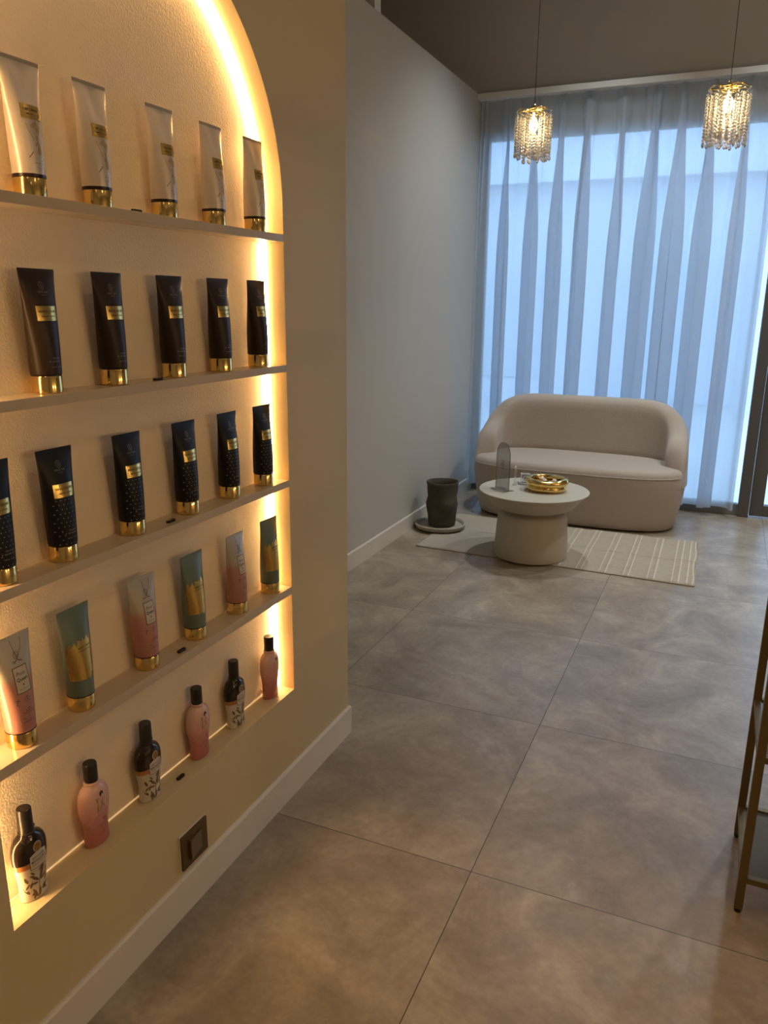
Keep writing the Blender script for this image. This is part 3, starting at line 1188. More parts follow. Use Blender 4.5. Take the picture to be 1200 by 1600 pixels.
def leaf(bm, y, z, ang, L_, w, mi, off=O1):
    pts = []
    n = 7
    for i in range(n + 1):
        s = i / n
        pts.append((s * L_, w * sin(pi * s ** 0.8)))
    for i in range(n - 1, 0, -1):
        s = i / n
        pts.append((s * L_, -w * sin(pi * s ** 0.8)))
    out_ = []
    for px, py in pts:
        out_.append((y + px * cos(ang) - py * sin(ang), z + px * sin(ang) + py * cos(ang)))
    decal_poly(bm, out_, bsec, off, mi)


def bottle_brown():
    t_ = thing('brown_bottle', 'x', 'bottle', group='mocha brown bottles at the bottom of the niche')
    t_.scale = (1, 1, 0.945)
    auto_smooth(bm_obj('bottle_body', bottle_body(None), M['brownbottle'], t_), 40)
    bm = bmesh.new()
    lathe(bm, [(0.0150, 0.1465), (0.0155, 0.149), (0.0140, 0.151), (0.0136, 0.199), (0.0125, 0.2010)], 32)
    box(bm, -0.004, 0.004, 0.0130, 0.0175, 0.1485, 0.1550, bev=0.001)
    auto_smooth(bm_obj('cap', bm, M['pinkcap'], t_), 30)
    bm = bmesh.new()
    y0, y1, z0, z1 = -0.0175, 0.0215, 0.074, 0.104
    n = 12
    g = []
    for j in range(5):
        row = []
        for i in range(n + 1):
            y = lerp(y0, y1, i / n)
            arch = 0.006 * cos((i / n - 0.5) * pi) if j == 4 else 0
            low = -0.004 * (i / n) if j == 0 else 0
            z = lerp(z0, z1, j / 4) + arch + low
            row.append(bm.verts.new((surf_x(y, z, bsec, O1), y, z)))
        g.append(row)
    for j in range(4):
        for i in range(n):
            bm.faces.new((g[j][i], g[j][i + 1], g[j + 1][i + 1], g[j + 1][i])).material_index = 0
    for j_ in (0, 4):
        decal_line(bm, [(g[j_][i].co.y, g[j_][i].co.z) for i in range(n + 1)], 0.0010, bsec, O2, 1)
    decal_line(bm, [(y0, z0), (y0, z1)], 0.0012, bsec, O2, 1)
    decal_line(bm, [(y1, z0), (y1, z1)], 0.0012, bsec, O2, 1)
    decal_text(bm, 'MOCHACCINO', 0.002, 0.0890, 0.0062, bsec, O2, 1, width=0.033, bold=0.015)
    scribble(bm, 0.002, 0.0975, 0.029, 0.0030, bsec, O2, 1, n=13, gap=5, seed=6)
    scribble(bm, 0.002, 0.0815, 0.030, 0.0018, bsec, O2, 1, n=18, gap=8, seed=7)
    solid_decal('label', bm, [M['cream_label'], M['ink']], t_)
    bm = bmesh.new()
    decal_disc(bm, 0.002, 0.1180, 0.0110, bsec, O1, 1, n=24, ry=0.0098)
    decal_disc(bm, 0.002, 0.1180, 0.0098, bsec, O2, 0, n=24, ry=0.0086)
    for k in range(6):
        a = k * pi / 3
        decal_line(bm, [(0.002 + 0.002 * cos(a), 0.118 + 0.002 * sin(a)), (0.002 + 0.0065 * cos(a), 0.118 + 0.0065 * sin(a))], 0.0010, bsec, O2 + 0.0002, 2)
    solid_decal('medallion', bm, [M['amber'], M['cream_label'], M['ink_soft']], t_)
    bm = bmesh.new()
    for y, z, an, l_, w in ((0.000, 0.040, 1.15, 0.032, 0.0034), (-0.001, 0.040, 2.3, 0.026, 0.003), (0.001, 0.038, 0.55, 0.022, 0.003), (-0.003, 0.036, 2.9, 0.019, 0.0026),
                            (-0.007, 0.004, 1.9, 0.026, 0.003), (-0.004, 0.004, 1.35, 0.022, 0.0028), (0.004, 0.020, 0.25, 0.018, 0.003), (0.002, 0.018, -0.35, 0.016, 0.0024),
                            (0.000, 0.060, 0.9, 0.016, 0.003), (0.006, 0.056, 1.3, 0.018, 0.0028), (-0.020, 0.060, -0.5, 0.012, 0.002), (0.013, 0.030, 1.2, 0.016, 0.0022),
                            (-0.019, 0.030, 1.3, 0.016, 0.0022), (-0.018, 0.012, 0.9, 0.014, 0.002), (0.014, 0.010, 2.0, 0.014, 0.002), (-0.010, 0.058, 2.2, 0.014, 0.002),
                            (-0.022, 0.044, 1.9, 0.018, 0.0024), (-0.021, 0.018, 2.0, 0.018, 0.0024), (-0.026, 0.030, 1.1, 0.015, 0.0018), (0.020, 0.045, 1.7, 0.018, 0.0022), (-0.014, 0.002, 1.5, 0.016, 0.0022)):
        leaf(bm, y, z, an, l_, w, 0)
    decal_line(bm, [(-0.006, 0.004), (-0.003, 0.020), (0.000, 0.040), (0.004, 0.060)], 0.0014, bsec, O1, 0)
    solid_decal('leaf_print', bm, [M['leafprint']], t_)
    return t_


def bottle_pink():
    t_ = thing('pink_bottle', 'x', 'bottle', group='pink marbled bottles at the bottom of the niche')
    t_.scale = (1, 1, 0.955)
    auto_smooth(bm_obj('bottle_body', bottle_body(None), M['pinkbottle'], t_), 40)
    bm = bmesh.new()
    lathe(bm, [(0.0158, 0.1462), (0.0166, 0.1480), (0.0160, 0.1515), (0.0140, 0.1530)], 32)
    auto_smooth(bm_obj('neck_ring', bm, M['skin_print'], t_), 30)
    bm = bmesh.new()
    lathe(bm, [(0.0138, 0.1530), (0.0143, 0.1545), (0.0143, 0.1940), (0.0132, 0.1965)], 32)
    auto_smooth(bm_obj('cap', bm, M['pinkcap'], t_), 30)
    bm = bmesh.new()
    # tall gold letters, a dark bun of hair over a pale face
    decal_line(bm, [(-0.0095, 0.118), (-0.0095, 0.086)], 0.0042, bsec, O1, 0)
    decal_line(bm, [(-0.0150, 0.1165), (-0.0060, 0.1185)], 0.0014, bsec, O1, 0)
    decal_line(bm, [(-0.0115, 0.0868), (-0.0020, 0.0868)], 0.0020, bsec, O1, 0)
    decal_line(bm, [(-0.0030, 0.087), (0.0030, 0.1015), (0.0080, 0.122)], 0.0026, bsec, O1, 0)
    decal_line(bm, [(-0.0010, 0.108), (0.0095, 0.089)], 0.0028, bsec, O1, 0)
    decal_line(bm, [(0.0160, 0.124), (0.0180, 0.094)], 0.0030, bsec, O1, 0)
    decal_disc(bm, 0.0030, 0.1245, 0.0062, bsec, O1, 1, n=16, ry=0.0055)
    decal_disc(bm, 0.0045, 0.1195, 0.0040, bsec, O2, 2, n=16, ry=0.0032)
    for k in range(4):
        scribble(bm, 0.004, 0.0820 - k * 0.0030, 0.030 - 0.002 * k, 0.0011, bsec, O1, 3, n=15, seed=k)
    decal_disc(bm, 0.0055, 0.0625, 0.0048, bsec, O1, 3, n=18, ry=0.0042)
    for k in range(3):
        scribble(bm, 0.005, 0.0500 - k * 0.0034, 0.024, 0.0013, bsec, O1, 3, n=13, seed=10 + k)
    for k in range(2):
        scribble(bm, 0.004, 0.0300 - k * 0.0050, 0.026, 0.0013, bsec, O1, 3, n=14, seed=20 + k)
    solid_decal('printing', bm, [M['gold_print'], M['ink'], M['skin_print'], M['red']], t_)
    return t_


BX = WX - 0.0425
place(bottle_brown(), [0.889, 1.227, 1.576], NZB,
      ['dark brown bottle with cream leaf print and black cap, %s of three' % o_ for o_ in ('leftmost', 'middle', 'rightmost')], BX, rots=[0.03, 0, -.02])
place(bottle_pink(), [1.057, 1.415, 1.753], NZB,
      ['pink marbled bottle with gold letters and black cap, %s of three' % o_ for o_ in ('leftmost', 'middle', 'rightmost')], BX, rots=[0, -.02, .03])

# ------------------------------------------------------------------ wall switch
sw = thing('wall_switch', 'square bronze light switch plate low on the wall above the baseboard', 'switch', (WX + 0.0005, 1.3115, 0.1665))
bm = bmesh.new()
box(bm, 0, 0.0030, -0.0505, 0.0505, -0.0475, 0.0475, bev=0.0008)
bm_obj('backing_frame', bm, M['white_trim'], sw)
bm = bmesh.new()
box(bm, 0.0030, 0.0090, -0.0490, 0.0490, -0.0460, 0.0460, bev=0.0012)
bm_obj('plate', bm, M['switch'], sw)
bm = bmesh.new()
vs = box(bm, 0.0090, 0.0125, -0.0265, 0.0265, -0.0270, 0.0270, bev=0.0)
for v in bm.verts:
    if v.co.x > 0.012:
        v.co.x += 0.0045 * (-v.co.y / 0.0265 + 0.3)
bmesh.ops.bevel(bm, geom=bm.edges[:], offset=0.0008, segments=2, affect='EDGES')
bm_obj('rocker', bm, M['switch_rocker'], sw)

# ------------------------------------------------------------------ sofa
SX0, SX1, SYF, SYB = -1.615, -0.175, 5.10, 5.80
SCX, SCY = (SX0 + SX1) / 2, (SYF + SYB) / 2
SHX, SHY = (SX1 - SX0) / 2, (SYB - SYF) / 2
sofa = thing('sofa', 'beige boucle two-seat sofa with rounded wrap-around back by the curtain', 'sofa', (SCX, SCY, 0), 0.0)


def splan(t_, ax, ay, n=3.2):
    c, s = cos(t_), sin(t_)
    return ax * math.copysign(abs(c) ** (2 / n), c), ay * math.copysign(abs(s) ** (2 / n), s)


# seat block: superelliptic plan, tapering towards the floor
bm = bmesh.new()
prof = [(0.86, 0.012), (0.900, 0.016), (0.925, 0.05), (0.955, 0.13), (0.985, 0.23), (0.998, 0.31), (1.0, 0.355), (0.992, 0.388), (0.970, 0.408), (0.93, 0.418), (0.85, 0.424), (0.6, 0.428), (0.3, 0.430)]
seg = 96
rings = []
for k, (s, z) in enumerate(prof):
    ring = []
    for i in range(seg):
        x, y = splan(2 * pi * i / seg, SHX, SHY)
        if z < 0.42:
            e1 = 1 - (1 - s) * 1.0
            ring.append(bm.verts.new((x - math.copysign((1 - s) * SHX * 0.75, x) * min(1, abs(x) / SHX), y - math.copysign((1 - s) * SHX * 0.62, y) * min(1, abs(y) / SHY), z)))
        else:
            ring.append(bm.verts.new((x * s, y * s, z)))
    rings.append(ring)
for k in range(len(rings) - 1):
    for i in range(seg):
        j = (i + 1) % seg
        bm.faces.new((rings[k][i], rings[k][j], rings[k + 1][j], rings[k + 1][i]))
bm.faces.new(list(reversed(rings[0])))
bm.faces.new(rings[-1])
auto_smooth(bm_obj('seat_base', bm, M['boucle'], sofa), 60)

# wrap-around back: shell following the plan from arm to arm
bm = bmesh.new()
N = 90
NPROF = 18
rows = []
a_start, a_end = math.radians(-16), math.radians(196)
for i in range(N + 1):
    q = i / N
    an = lerp(a_start, a_end, q)
    x, y = splan(an, SHX, SHY, 3.0)
    # outward normal of the plan (numeric)
    xa, ya = splan(an - 0.02, SHX, SHY, 3.0)
    xb, yb = splan(an + 0.02, SHX, SHY, 3.0)
    nx, ny = (yb - ya), -(xb - xa)
    l_ = sqrt(nx * nx + ny * ny)
    nx, ny = nx / l_, ny / l_
    edge = min(q, 1 - q)
    rise = min(1.0, edge / 0.40)
    h = 0.47 + 0.355 * (sin(rise * pi / 2) ** 0.72)
    th = 0.135
    endcap = min(1.0, edge / 0.035)
    h = 0.40 + (h - 0.40) * (sin(endcap * pi / 2) ** 0.6 if endcap < 1 else 1)
    th *= (0.35 + 0.65 * sin(endcap * pi / 2)) if endcap < 1 else 1
    row = []
    z_base = 0.30
    for k in range(NPROF + 1):
        s = k / NPROF
        # from outer base, up and over the rounded top, down the inner face
        rt = th / 2
        if s < 0.3:
            off, z = 0.0, lerp(z_base, h - rt, s / 0.3)
        elif s < 0.7:
            a2 = pi * (s - 0.3) / 0.4
            off, z = -rt + rt * cos(a2), h - rt + rt * sin(a2)
        else:
            off, z = -th, lerp(h - rt, 0.40, (s - 0.7) / 0.3)
        bulge = -0.030 * ((z - 0.30) / 0.5) if off == 0.0 else -0.030 * ((z - 0.30) / 0.5)
        lean = -0.0
        row.append(bm.verts.new((x + nx * (off + bulge + 0.006), y + ny * (off + bulge + 0.006), z)))
    rows.append(row)
for A, B in zip(rows[:-1], rows[1:]):
    for k in range(NPROF):
        bm.faces.new((A[k], A[k + 1], B[k + 1], B[k]))
    bm.faces.new((A[NPROF], A[0], B[0], B[NPROF]))
bm.faces.new(rows[0])
bm.faces.new(list(reversed(rows[-1])))
auto_smooth(bm_obj('backrest', bm, M['boucle'], sofa), 70)
# piped seam just below the seat edge
bm = bmesh.new()
pts = []
for i in range(60):
    an = lerp(pi + 0.35, 2 * pi - 0.35, i / 59)
    x, y = splan(an, SHX * 1.001 - 0.002, SHY * 1.001 - 0.002)
    pts.append((x, y, 0.372))
tube(bm, pts, 0.0035, 6)
bm_obj('seat_seam', bm, M['boucle'], sofa, smooth=True)

# ------------------------------------------------------------------ coffee table
CTX, CTY = -0.965, 4.41
tb = thing('coffee_table', 'round pale stone-look pedestal coffee table on the rug before the sofa', 'table', (CTX, CTY, 0.012))
zt_ = 0.395
bm = bmesh.new()
lathe(bm, [(0.14, 0.285), (0.205, 0.290), (0.235, 0.305), (0.272, 0.345), (0.308, zt_ - 0.010), (0.318, zt_ - 0.003), (0.316, zt_), (0.28, zt_ + 0.0005)], 72)
auto_smooth(bm_obj('tabletop', bm, M['microcement'], tb), 40)
bm = bmesh.new()
lathe(bm, [(0.212, 0.0), (0.216, 0.012), (0.215, 0.05), (0.207, 0.17), (0.203, 0.225), (0.194, 0.250), (0.178, 0.263), (0.160, 0.268), (0.152, 0.275), (0.150, 0.2848)], 72)
auto_smooth(bm_obj('pedestal', bm, M['microcement'], tb), 40)
TZ = 0.012 + zt_ + 0.0008

# gold stacked bowl
gb = thing('gold_bowl', 'shiny gold bowl of two stacked wavy rings on the coffee table', 'bowl', (-0.898, 4.42, TZ))
for zc, rr_, sc2, nm in ((0.0195, 0.0200, 0.90, 'lower_ring'), (0.0560, 0.0200, 1.0, 'upper_ring')):
    bm = bmesh.new()
    n = 64
    rings = []
    for i in range(n):
        a = 2 * pi * i / n
        R = 0.104 * sc2 * (1 + 0.05 * cos(2 * a + 0.6) + 0.035 * cos(3 * a))
        zz = zc + (0.004 * sin(2 * a + 1.0) if nm == 'upper_ring' else 0)
        rr2 = rr_ * (1 + 0.12 * cos(3 * a + 1))
        ring = []
        for k in range(18):
            b_ = 2 * pi * k / 18
            ring.append(bm.verts.new(((R + rr2 * 0.85 * cos(b_)) * cos(a), (R + rr2 * 0.85 * cos(b_)) * sin(a), max(0.0002, zz + rr2 * sin(b_)))))
        rings.append(ring)
    for i in range(n):
        A, B = rings[i], rings[(i + 1) % n]
        for k in range(18):
            j = (k + 1) % 18
            bm.faces.new((A[k], A[j], B[j], B[k]))
    bm_obj(nm, bm, M['gold'], gb, smooth=True)
bm = bmesh.new()
lathe(bm, [(0.088, 0.012), (0.09, 0.016)], 40)
bm_obj('bowl_bottom', bm, M['gold'], gb, smooth=True)
bm = bmesh.new()
rr = random.Random(2)
for i in range(9):
    a, r_ = rr.uniform(0, 2 * pi), rr.uniform(0, 0.05)
    mm = Matrix.Translation((r_ * cos(a), r_ * sin(a), 0.028 + 0.016 * (i % 3))) @ Matrix.Rotation(rr.uniform(0, 3), 4, 'Z') @ Matrix.Diagonal((0.022, 0.014, 0.011, 1))
    bmesh.ops.create_icosphere(bm, subdivisions=2, radius=1.0, matrix=mm)
o = bm_obj('wrapped_sweets', bm, M['sweets'], smooth=True, loc=(-0.898, 4.42, TZ))
tag(o, 'small pale pink heap lying inside the gold bowl', 'sweets')
o['kind'] = 'stuff'

# arched acrylic stand
ac = thing('acrylic_stand', 'arched smoked acrylic display panel on a clear foot, on the coffee table', 'display stand', (-1.132, 4.32, TZ), -0.66)
bm = bmesh.new()
pts = [(-0.062, 0.004), (0.062, 0.004), (0.062, 0.20)]
for i in range(1, 24):
    a = pi * i / 24
    pts.append((0.062 * cos(a), 0.20 + 0.080 * sin(a)))
pts.append((-0.062, 0.20))
fr_ = [bm.verts.new((px, 0.0025, pz)) for px, pz in pts]
bk_ = [bm.verts.new((px, -0.0025, pz)) for px, pz in pts]
f = bm.faces.new(fr_)
f2 = bm.faces.new(list(reversed(bk_)))
for i in range(len(pts)):
    j = (i + 1) % len(pts)
    bm.faces.new((fr_[i], bk_[i], bk_[j], fr_[j])).material_index = 1
panel = bm_obj('panel', bm, [M['smoked'], M['acrylic_edge']], ac)


def flatsec(h):
    return 1.0, 0.0


bm = bmesh.new()
for z, w in ((0.173, 0.030), (0.162, 0.020), (0.151, 0.036), (0.140, 0.030), (0.128, 0.034)):
    scribble(bm, 0.0, z, w, 0.0045, flatsec, 0.0, 0, n=8)
for v in bm.verts:
    x_, y_, z_ = v.co
    v.co = (y_, -0.0032, z_)
bm_obj('printing', bm, M['ink'], ac)
bm = bmesh.new()
box(bm, -0.066, 0.066, -0.036, 0.036, 0.0, 0.0038, bev=0.001)
bm_obj('foot', bm, M['clearglass'], ac)

# clear glass pieces behind the stand
gl_ = thing('glass_holder', 'small square clear glass holder on a round glass coaster, behind the acrylic stand', 'glass', (-1.045, 4.53, TZ), 0.4)
bm = bmesh.new()
lathe(bm, [(0.040, 0.0), (0.046, 0.004), (0.048, 0.010), (0.044, 0.010), (0.038, 0.006)], 32)
auto_smooth(bm_obj('coaster', bm, M['clearglass'], gl_), 40)
bm = bmesh.new()
box(bm, -0.027, 0.027, -0.027, 0.027, 0.0105, 0.062, bev=0.003)
for f_ in [f_ for f_ in bm.faces if f_.calc_center_median().z > 0.0615 and f_.normal.z > 0.9 or f_.calc_center_median().z > 0.0619]:
    pass
bm_obj('holder', bm, M['clearglass'], gl_)
bm = bmesh.new()
lathe(bm, [(0.013, 0.020), (0.016, 0.024), (0.016, 0.044), (0.010, 0.050)], 24)
bm_obj('inner_bulb', bm, M['chrome'], gl_, smooth=True)
sr = thing('glass_rod_vase', 'slim clear glass rod vase standing between the acrylic stand and the glass holder', 'vase', (-1.095, 4.475, TZ))
bm = bmesh.new()
lathe(bm, [(0.016, 0.0), (0.017, 0.003), (0.007, 0.007), (0.0055, 0.02), (0.005, 0.105), (0.0065, 0.115), (0.004, 0.116)], 20)
auto_smooth(bm_obj('rod', bm, M['clearglass'], sr), 40)

# ------------------------------------------------------------------ pot and tray
PTX, PTY = -1.643, 4.735
tr = thing('stone_tray', 'round pale stone tray with raised rim on the rug corner under the dark pot', 'tray', (PTX - 0.005, PTY - 0.01, 0.012))
bm = bmesh.new()
wob = lambda a, z: 1 + 0.015 * cos(3 * a + 1)
lathe(bm, [(0.140, 0.0), (0.155, 0.003), (0.168, 0.018), (0.169, 0.030), (0.162, 0.035), (0.152, 0.030), (0.146, 0.018), (0.10, 0.014), (0.02, 0.0138)], 56, wob=wob)
auto_smooth(bm_obj('tray_dish', bm, M['stone'], tr), 50)
pt = thing('clay_pot', 'dark wavy handmade clay vase standing on the stone tray by the wall', 'vase', (PTX, PTY, 0.0268))


def potwob(a, z):
    return 1 + 0.035 * sin(2 * a + z * 22) + 0.02 * cos(3 * a - z * 30) + 0.012 * sin(z * 90)


bm = bmesh.new()
outp = [(0.078, 0.0), (0.086, 0.004), (0.088, 0.03), (0.091, 0.07), (0.095, 0.09), (0.104, 0.12), (0.107, 0.15), (0.104, 0.175), (0.099, 0.20), (0.100, 0.225), (0.103, 0.25), (0.101, 0.275), (0.103, 0.292), (0.099, 0.298)]
inp = [(0.093, 0.294), (0.092, 0.25), (0.092, 0.15), (0.082, 0.05), (0.075, 0.012)]
lathe(bm, outp + inp, 56, wob=potwob)
auto_smooth(bm_obj('vase_body', bm, M['clay'], pt), 60)

# ------------------------------------------------------------------ rug
rg = thing('rug', 'pale cotton rug with embossed grid lines under table and sofa edge', 'rug', (0, 0, 0))
bm = bmesh.new()
c00, c10, c11, c01 = Vector((-1.654, 4.297, 0)), Vector((-0.040, 4.251, 0)), Vector((-0.052, 5.108, 0)), Vector((-1.66, 5.13, 0))
NX_, NY_ = 230, 120
top = []
grooves_u = []
for base in (0.62, 0.70, 0.78, 0.86, 0.94, 0.985):
    grooves_u.append(base)
grooves_u += [0.46, 0.54]


def rugh(u, v):
    z = 0.0085
    # embossed paired lines across
    for g_ in grooves_u:
        for d_ in (-0.009, 0.009):
            z += 0.0045 * math.exp(-((u - g_ - d_) / 0.0040) ** 2)
    for g_ in (0.14, 0.32, 0.49, 0.66, 0.84, 0.965):
        z += 0.0036 * math.exp(-((v - g_) / 0.007) ** 2) * (1 if u > 0.40 else 0.3)
    z += 0.0030 * sin(v * 150 + 4 * sin(u * 24)) * sin(u * 41 + 1.3) * (1 if u > 0.4 else 0.35)
    # soft crease along the middle
    vv = 0.50 + 0.03 * sin(u * 5 + 0.6)
    z += 0.0105 * math.exp(-((v - vv) / 0.016) ** 2) * (0.4 + 0.6 * u)
    z += 0.0022 * sin(u * 16 + v * 9) * sin(v * 7 + 1) ** 2
    e_ = min(u, 1 - u, v, 1 - v)
    z *= min(1, 0.45 + e_ * 60)
    return max(0.002, min(z, 0.021))


for j in range(NY_ + 1):
    v = j / NY_
    row = []
    for i in range(NX_ + 1):
        u = i / NX_
        p_ = (c00 * (1 - u) + c10 * u) * (1 - v) + (c01 * (1 - u) + c11 * u) * v
        z = rugh(u, v)
        dx = p_.x - CTX
        dy = p_.y - CTY
        if dx * dx + dy * dy < 0.235 ** 2:
            z = min(z, 0.0105)
        if (p_.x - PTX) ** 2 + (p_.y - PTY) ** 2 < 0.185 ** 2:
            z = min(z, 0.0105)
        if p_.y > 5.05 and p_.x < -0.25:
            z = min(z, 0.0095)
        row.append(bm.verts.new((p_.x + 0.004 * sin(v * 12) * (u > 0.99), p_.y + 0.004 * sin(u * 14) * (v < 0.01), z)))
    top.append(row)
for A, B in zip(top[:-1], top[1:]):
    for i in range(NX_):
        f_ = bm.faces.new((A[i], A[i + 1], B[i + 1], B[i]))
        uu = (i + 0.5) / NX_
        vv_ = (A[i].co.y - c00.y) / (c01.y - c00.y)
        if any(abs(abs(uu - g_) - 0.010) < 0.0026 for g_ in grooves_u):
            f_.material_index = 1
border = top[0] + [r_[-1] for r_ in top[1:]] + list(reversed(top[-1]))[1:] + [r_[0] for r_ in reversed(top[1:-1])]
low = [bm.verts.new((v_.co.x, v_.co.y, 0.0005)) for v_ in border]
for i in range(len(border)):
    j = (i + 1) % len(border)
    bm.faces.new((border[i], low[i], low[j], border[j]))
bm.faces.new(list(reversed(low)))
bm_obj('rug_cloth', bm, [M['rug'], M['rug_line']], rg, smooth=True)
bm = bmesh.new()
pts = [tuple(v_) for v_ in ((c00.x, c00.y - .001, 0.004), (c10.x + .001, c10.y - .001, 0.004), (c11.x + .001, c11.y, 0.004))]
pl_ = []
for A, B in zip(pts[:-1], pts[1:]):
    for i in range(20):
        pl_.append(tuple(lerp(A[k], B[k], i / 20) for k in range(3)))
pl_.append(pts[-1])
tube(bm, pl_, 0.0038, 6)
bm_obj('hem', bm, M['rug'], rg, smooth=True)

# ------------------------------------------------------------------ pendant lamps


def pendant():
    t_ = thing('pendant_lamp', 'x', 'lamp', group='crystal pendant lamps')
    H = 0.215
    bm = bmesh.new()
    tube(bm, [(0, 0, 0.02), (0, 0, CEIL - 2.37)], 0.0016, 6)
    lathe(bm, [(0.045, CEIL - 2.385), (0.045, CEIL - 2.371)], 24)
    bm_obj('cord', bm, M['cord'], t_)
    bm = bmesh.new()
    rr = random.Random(4)
    lathe(bm, [(0.010, -0.010), (0.013, 0.0), (0.010, 0.020), (0.004, 0.030)], 16)
    for k in range(11):       # branch-like gold arms at several lengths
        a = 2 * pi * k / 11 + rr.uniform(-.2, .2)
        R = rr.choice([0.050, 0.068, 0.082, 0.090])
        pts_ = [(0, 0, 0.004)]
        for q in (0.35, 0.7, 1.0):
            pts_.append((R * q * cos(a + 0.35 * q), R * q * sin(a + 0.35 * q), 0.006 + 0.004 * sin(q * 5 + k) - 0.006 * q))
        tube(bm, pts_, 0.0036, 6)
    for R in (0.045, 0.085):
        tube(bm, [(R * cos(2 * pi * i / 36), R * sin(2 * pi * i / 36), -0.002 + 0.004 * sin(5 * 2 * pi * i / 36)) for i in range(36)], 0.0026, 6, closed=True)
    bm_obj('gold_branch_canopy', bm, M['gold'], t_, smooth=True)
    # strands of faceted beads
    strands = []
    for R, n, h0 in ((0.087, 22, -0.014), (0.064, 15, -0.016), (0.040, 8, -0.10)):
        for i in range(n):
            a = 2 * pi * (i + rr.uniform(-.25, .25)) / n
            strands.append((R * cos(a), R * sin(a), h0 - rr.uniform(0, 0.02), H - rr.uniform(0.0, 0.05)))
    for (x, y, zt2, hh) in strands:
        bm = bmesh.new()
        z = zt2
        while z > -hh:
            s = rr.uniform(0.0058, 0.0075)
            ring_z = [(0.001, z), (s, z - s * 0.75), (s, z - s * 1.25), (0.001, z - s * 2.0)]
            lathe(bm, ring_z, 6, cx=x, cy=y)
            z -= s * 2.02
        lathe(bm, [(0.001, z), (0.0068, z - 0.006), (0.0068, z - 0.016), (0.001, z - 0.024)], 6, cx=x, cy=y)
        bm_obj('crystal_strand', bm, M['crystal'], t_)
    bm = bmesh.new()
    lathe(bm, [(0.006, -0.012), (0.007, -0.026), (0.017, -0.045), (0.022, -0.064), (0.019, -0.082), (0.009, -0.094), (0.002, -0.096)], 20)
    bm_obj('bulb', bm, M['bulb'], t_, smooth=True)
    return t_


p1 = pendant()
p1.location = (-1.030, 4.20, 2.385)
p1['label'] = 'small crystal bead pendant lamp, the left one, hanging above the coffee table'
p2 = dup(p1, (-0.129, 4.0, 2.362), 1.1, 'small crystal bead pendant lamp, the right one, hanging near the door')
for px, py, pz in ((-1.030, 4.20, 2.385), (-0.129, 4.0, 2.362)):
    lamp('pendant_bulb_light', 'POINT', (px, py, pz - 0.12), PENDANT_W, (1.0, 0.68, 0.34), shadow_soft_size=0.02)

# ------------------------------------------------------------------ brass rack at the right
RX, RY0, RY1, RW = 0.160, 1.820, 2.124, 0.60
rk = thing('brass_rack', 'open brass-framed rack with glass shelves at the right edge', 'shelving rack', (RX, RY0, 0))
S_ = 0.020
for (x, y) in ((0, 0), (0, RY1 - RY0), (RW, 0), (RW, RY1 - RY0)):
    bm = bmesh.new()
    box(bm, x - (0 if x == 0 else S_) - (0.0), x + (S_ if x == 0 else 0), y, y + S_, 0.012, 1.80, bev=0.0012)
    leg = bm_obj('leg', bm, M['brass'], rk)
    bm = bmesh.new()
    cx_ = x + (S_ / 2 if x == 0 else -S_ / 2)
    lathe(bm, [(0.008, 0.0), (0.009, 0.002), (0.009, 0.0125)], 16, cx=cx_, cy=y + S_ / 2)
    bm_obj('foot', bm, M['black_plastic'], leg)
for zsh in (0.104, 0.436, 0.768, 1.100, 1.432, 1.764):
    bm = bmesh.new()
    e0, e1 = S_ + 0.0005, RW - S_ - 0.0005
    D_ = RY1 - RY0
    box(bm, e0, e1, 0.002, S_ - 0.002, zsh - 0.016, zsh, bev=0.001)
    box(bm, e0, e1, D_ + 0.002, D_ + S_ - 0.002, zsh - 0.016, zsh, bev=0.001)
    box(bm, 0.002, S_ - 0.002, S_ + 0.0005, D_ - 0.0005, zsh - 0.016, zsh, bev=0.001)
    box(bm, RW - S_ + 0.002, RW - 0.002, S_ + 0.0005, D_ - 0.0005, zsh - 0.016, zsh, bev=0.001)
    rail = bm_obj('shelf_frame', bm, M['brass'], rk)
    bm = bmesh.new()
    box(bm, S_ - 0.004, RW - S_ + 0.004, S_ - 0.004, D_ + 0.004, zsh - 0.010, zsh - 0.005)
    bm_obj('glass_pane', bm, M['shelfglass'], rk)

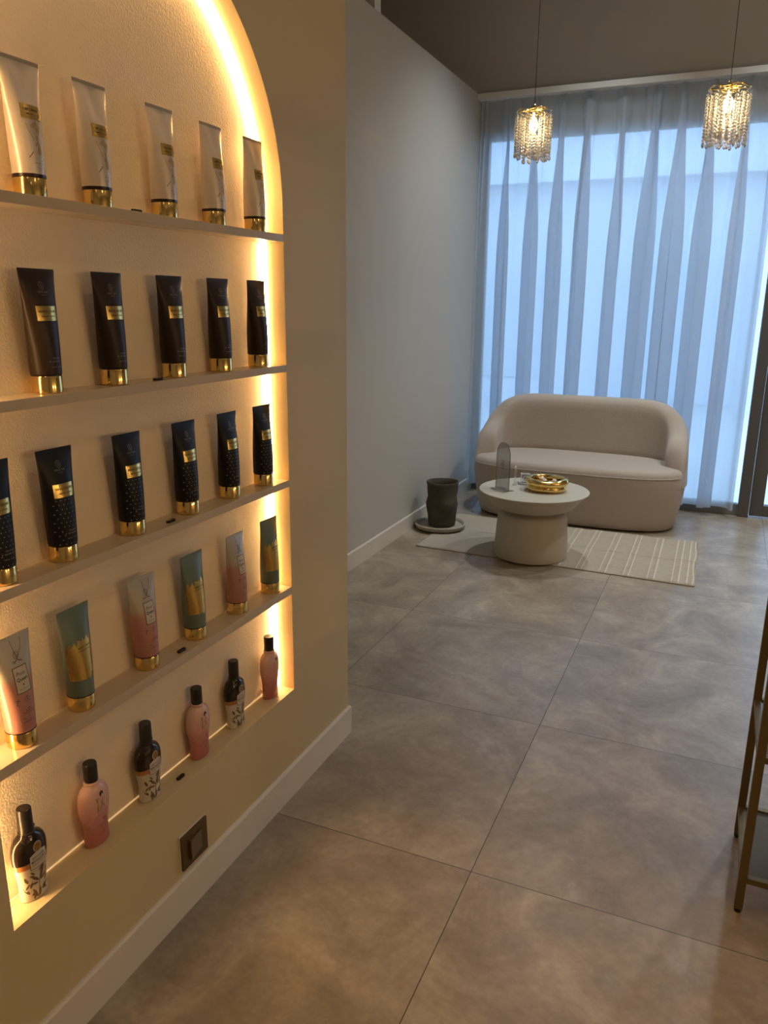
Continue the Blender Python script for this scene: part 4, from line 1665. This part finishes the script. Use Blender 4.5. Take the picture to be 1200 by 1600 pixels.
# ------------------------------------------------------------------ added ceiling downlights, out of view, to light shop front and lounge
dl0 = None
spots = [(0.5, -1.2), (0.5, 0.9), (2.2, -1.2), (2.2, 0.9), (2.2, 2.6), (-0.90, 5.0), (0.35, 5.1), (0.85, 4.3)]
for i, (x, y) in enumerate(spots):
    t_ = thing('added_downlight', 'added round recessed ceiling downlight above the ' + ('front of the shop' if i < 5 else 'lounge corner'), 'light', (x, y, CEIL), group='added ceiling downlights over the ' + ('front of the shop' if i < 5 else 'lounge corner'))
    bm = bmesh.new()
    lathe(bm, [(0.062, -0.006), (0.062, -0.0002)], 28)
    bm_obj('rim', bm, M['white_trim'], t_)
    bm = bmesh.new()
    lathe(bm, [(0.048, -0.0085), (0.048, -0.0062)], 28)
    bm_obj('lens', bm, M['downlight'], t_)
    lamp('added_downlight_beam', 'SPOT', (x, y, CEIL - 0.02), (ADDED_DOWN_W if i < 5 else ADDED_LOUNGE_W), ((1.0, 0.66, 0.33) if i < 5 else (0.93, 0.98, 0.98)), spot_size=(2.5 if i < 5 else 1.95), spot_blend=0.9, shadow_soft_size=0.05)

# ------------------------------------------------------------------ unseen wall lamps added on the right wall to light the niche
for i, y in enumerate((0.9, 2.1)):
    t_ = thing('added_wall_lamp', 'added brass wall lamp with round opal shade on the right wall, ' + ('nearer to the viewer' if i == 0 else 'nearer to the window'), 'lamp', (3.3, y, 1.55), group='added opal wall lamps on the right wall')
    bm = bmesh.new()
    box(bm, -0.018, -0.0005, -0.05, 0.05, -0.07, 0.07, bev=0.004)
    bm_obj('back_plate', bm, M['brass'], t_)
    bm = bmesh.new()
    tube(bm, [(-0.018, 0, 0), (-0.06, 0, 0), (-0.10, 0, 0.0)], 0.008, 10)
    bm_obj('arm', bm, M['brass'], t_, smooth=True)
    bm = bmesh.new()
    bmesh.ops.create_uvsphere(bm, u_segments=28, v_segments=18, radius=0.075, matrix=Matrix.Translation((-0.172, 0, 0)))
    bm_obj('opal_shade', bm, M['opal'], t_, smooth=True)
    lamp('added_wall_lamp_light', 'POINT', (3.3 - 0.29, y, 1.55), ADDED_SCONCE_W, (1.0, 0.68, 0.36), shadow_soft_size=0.06)
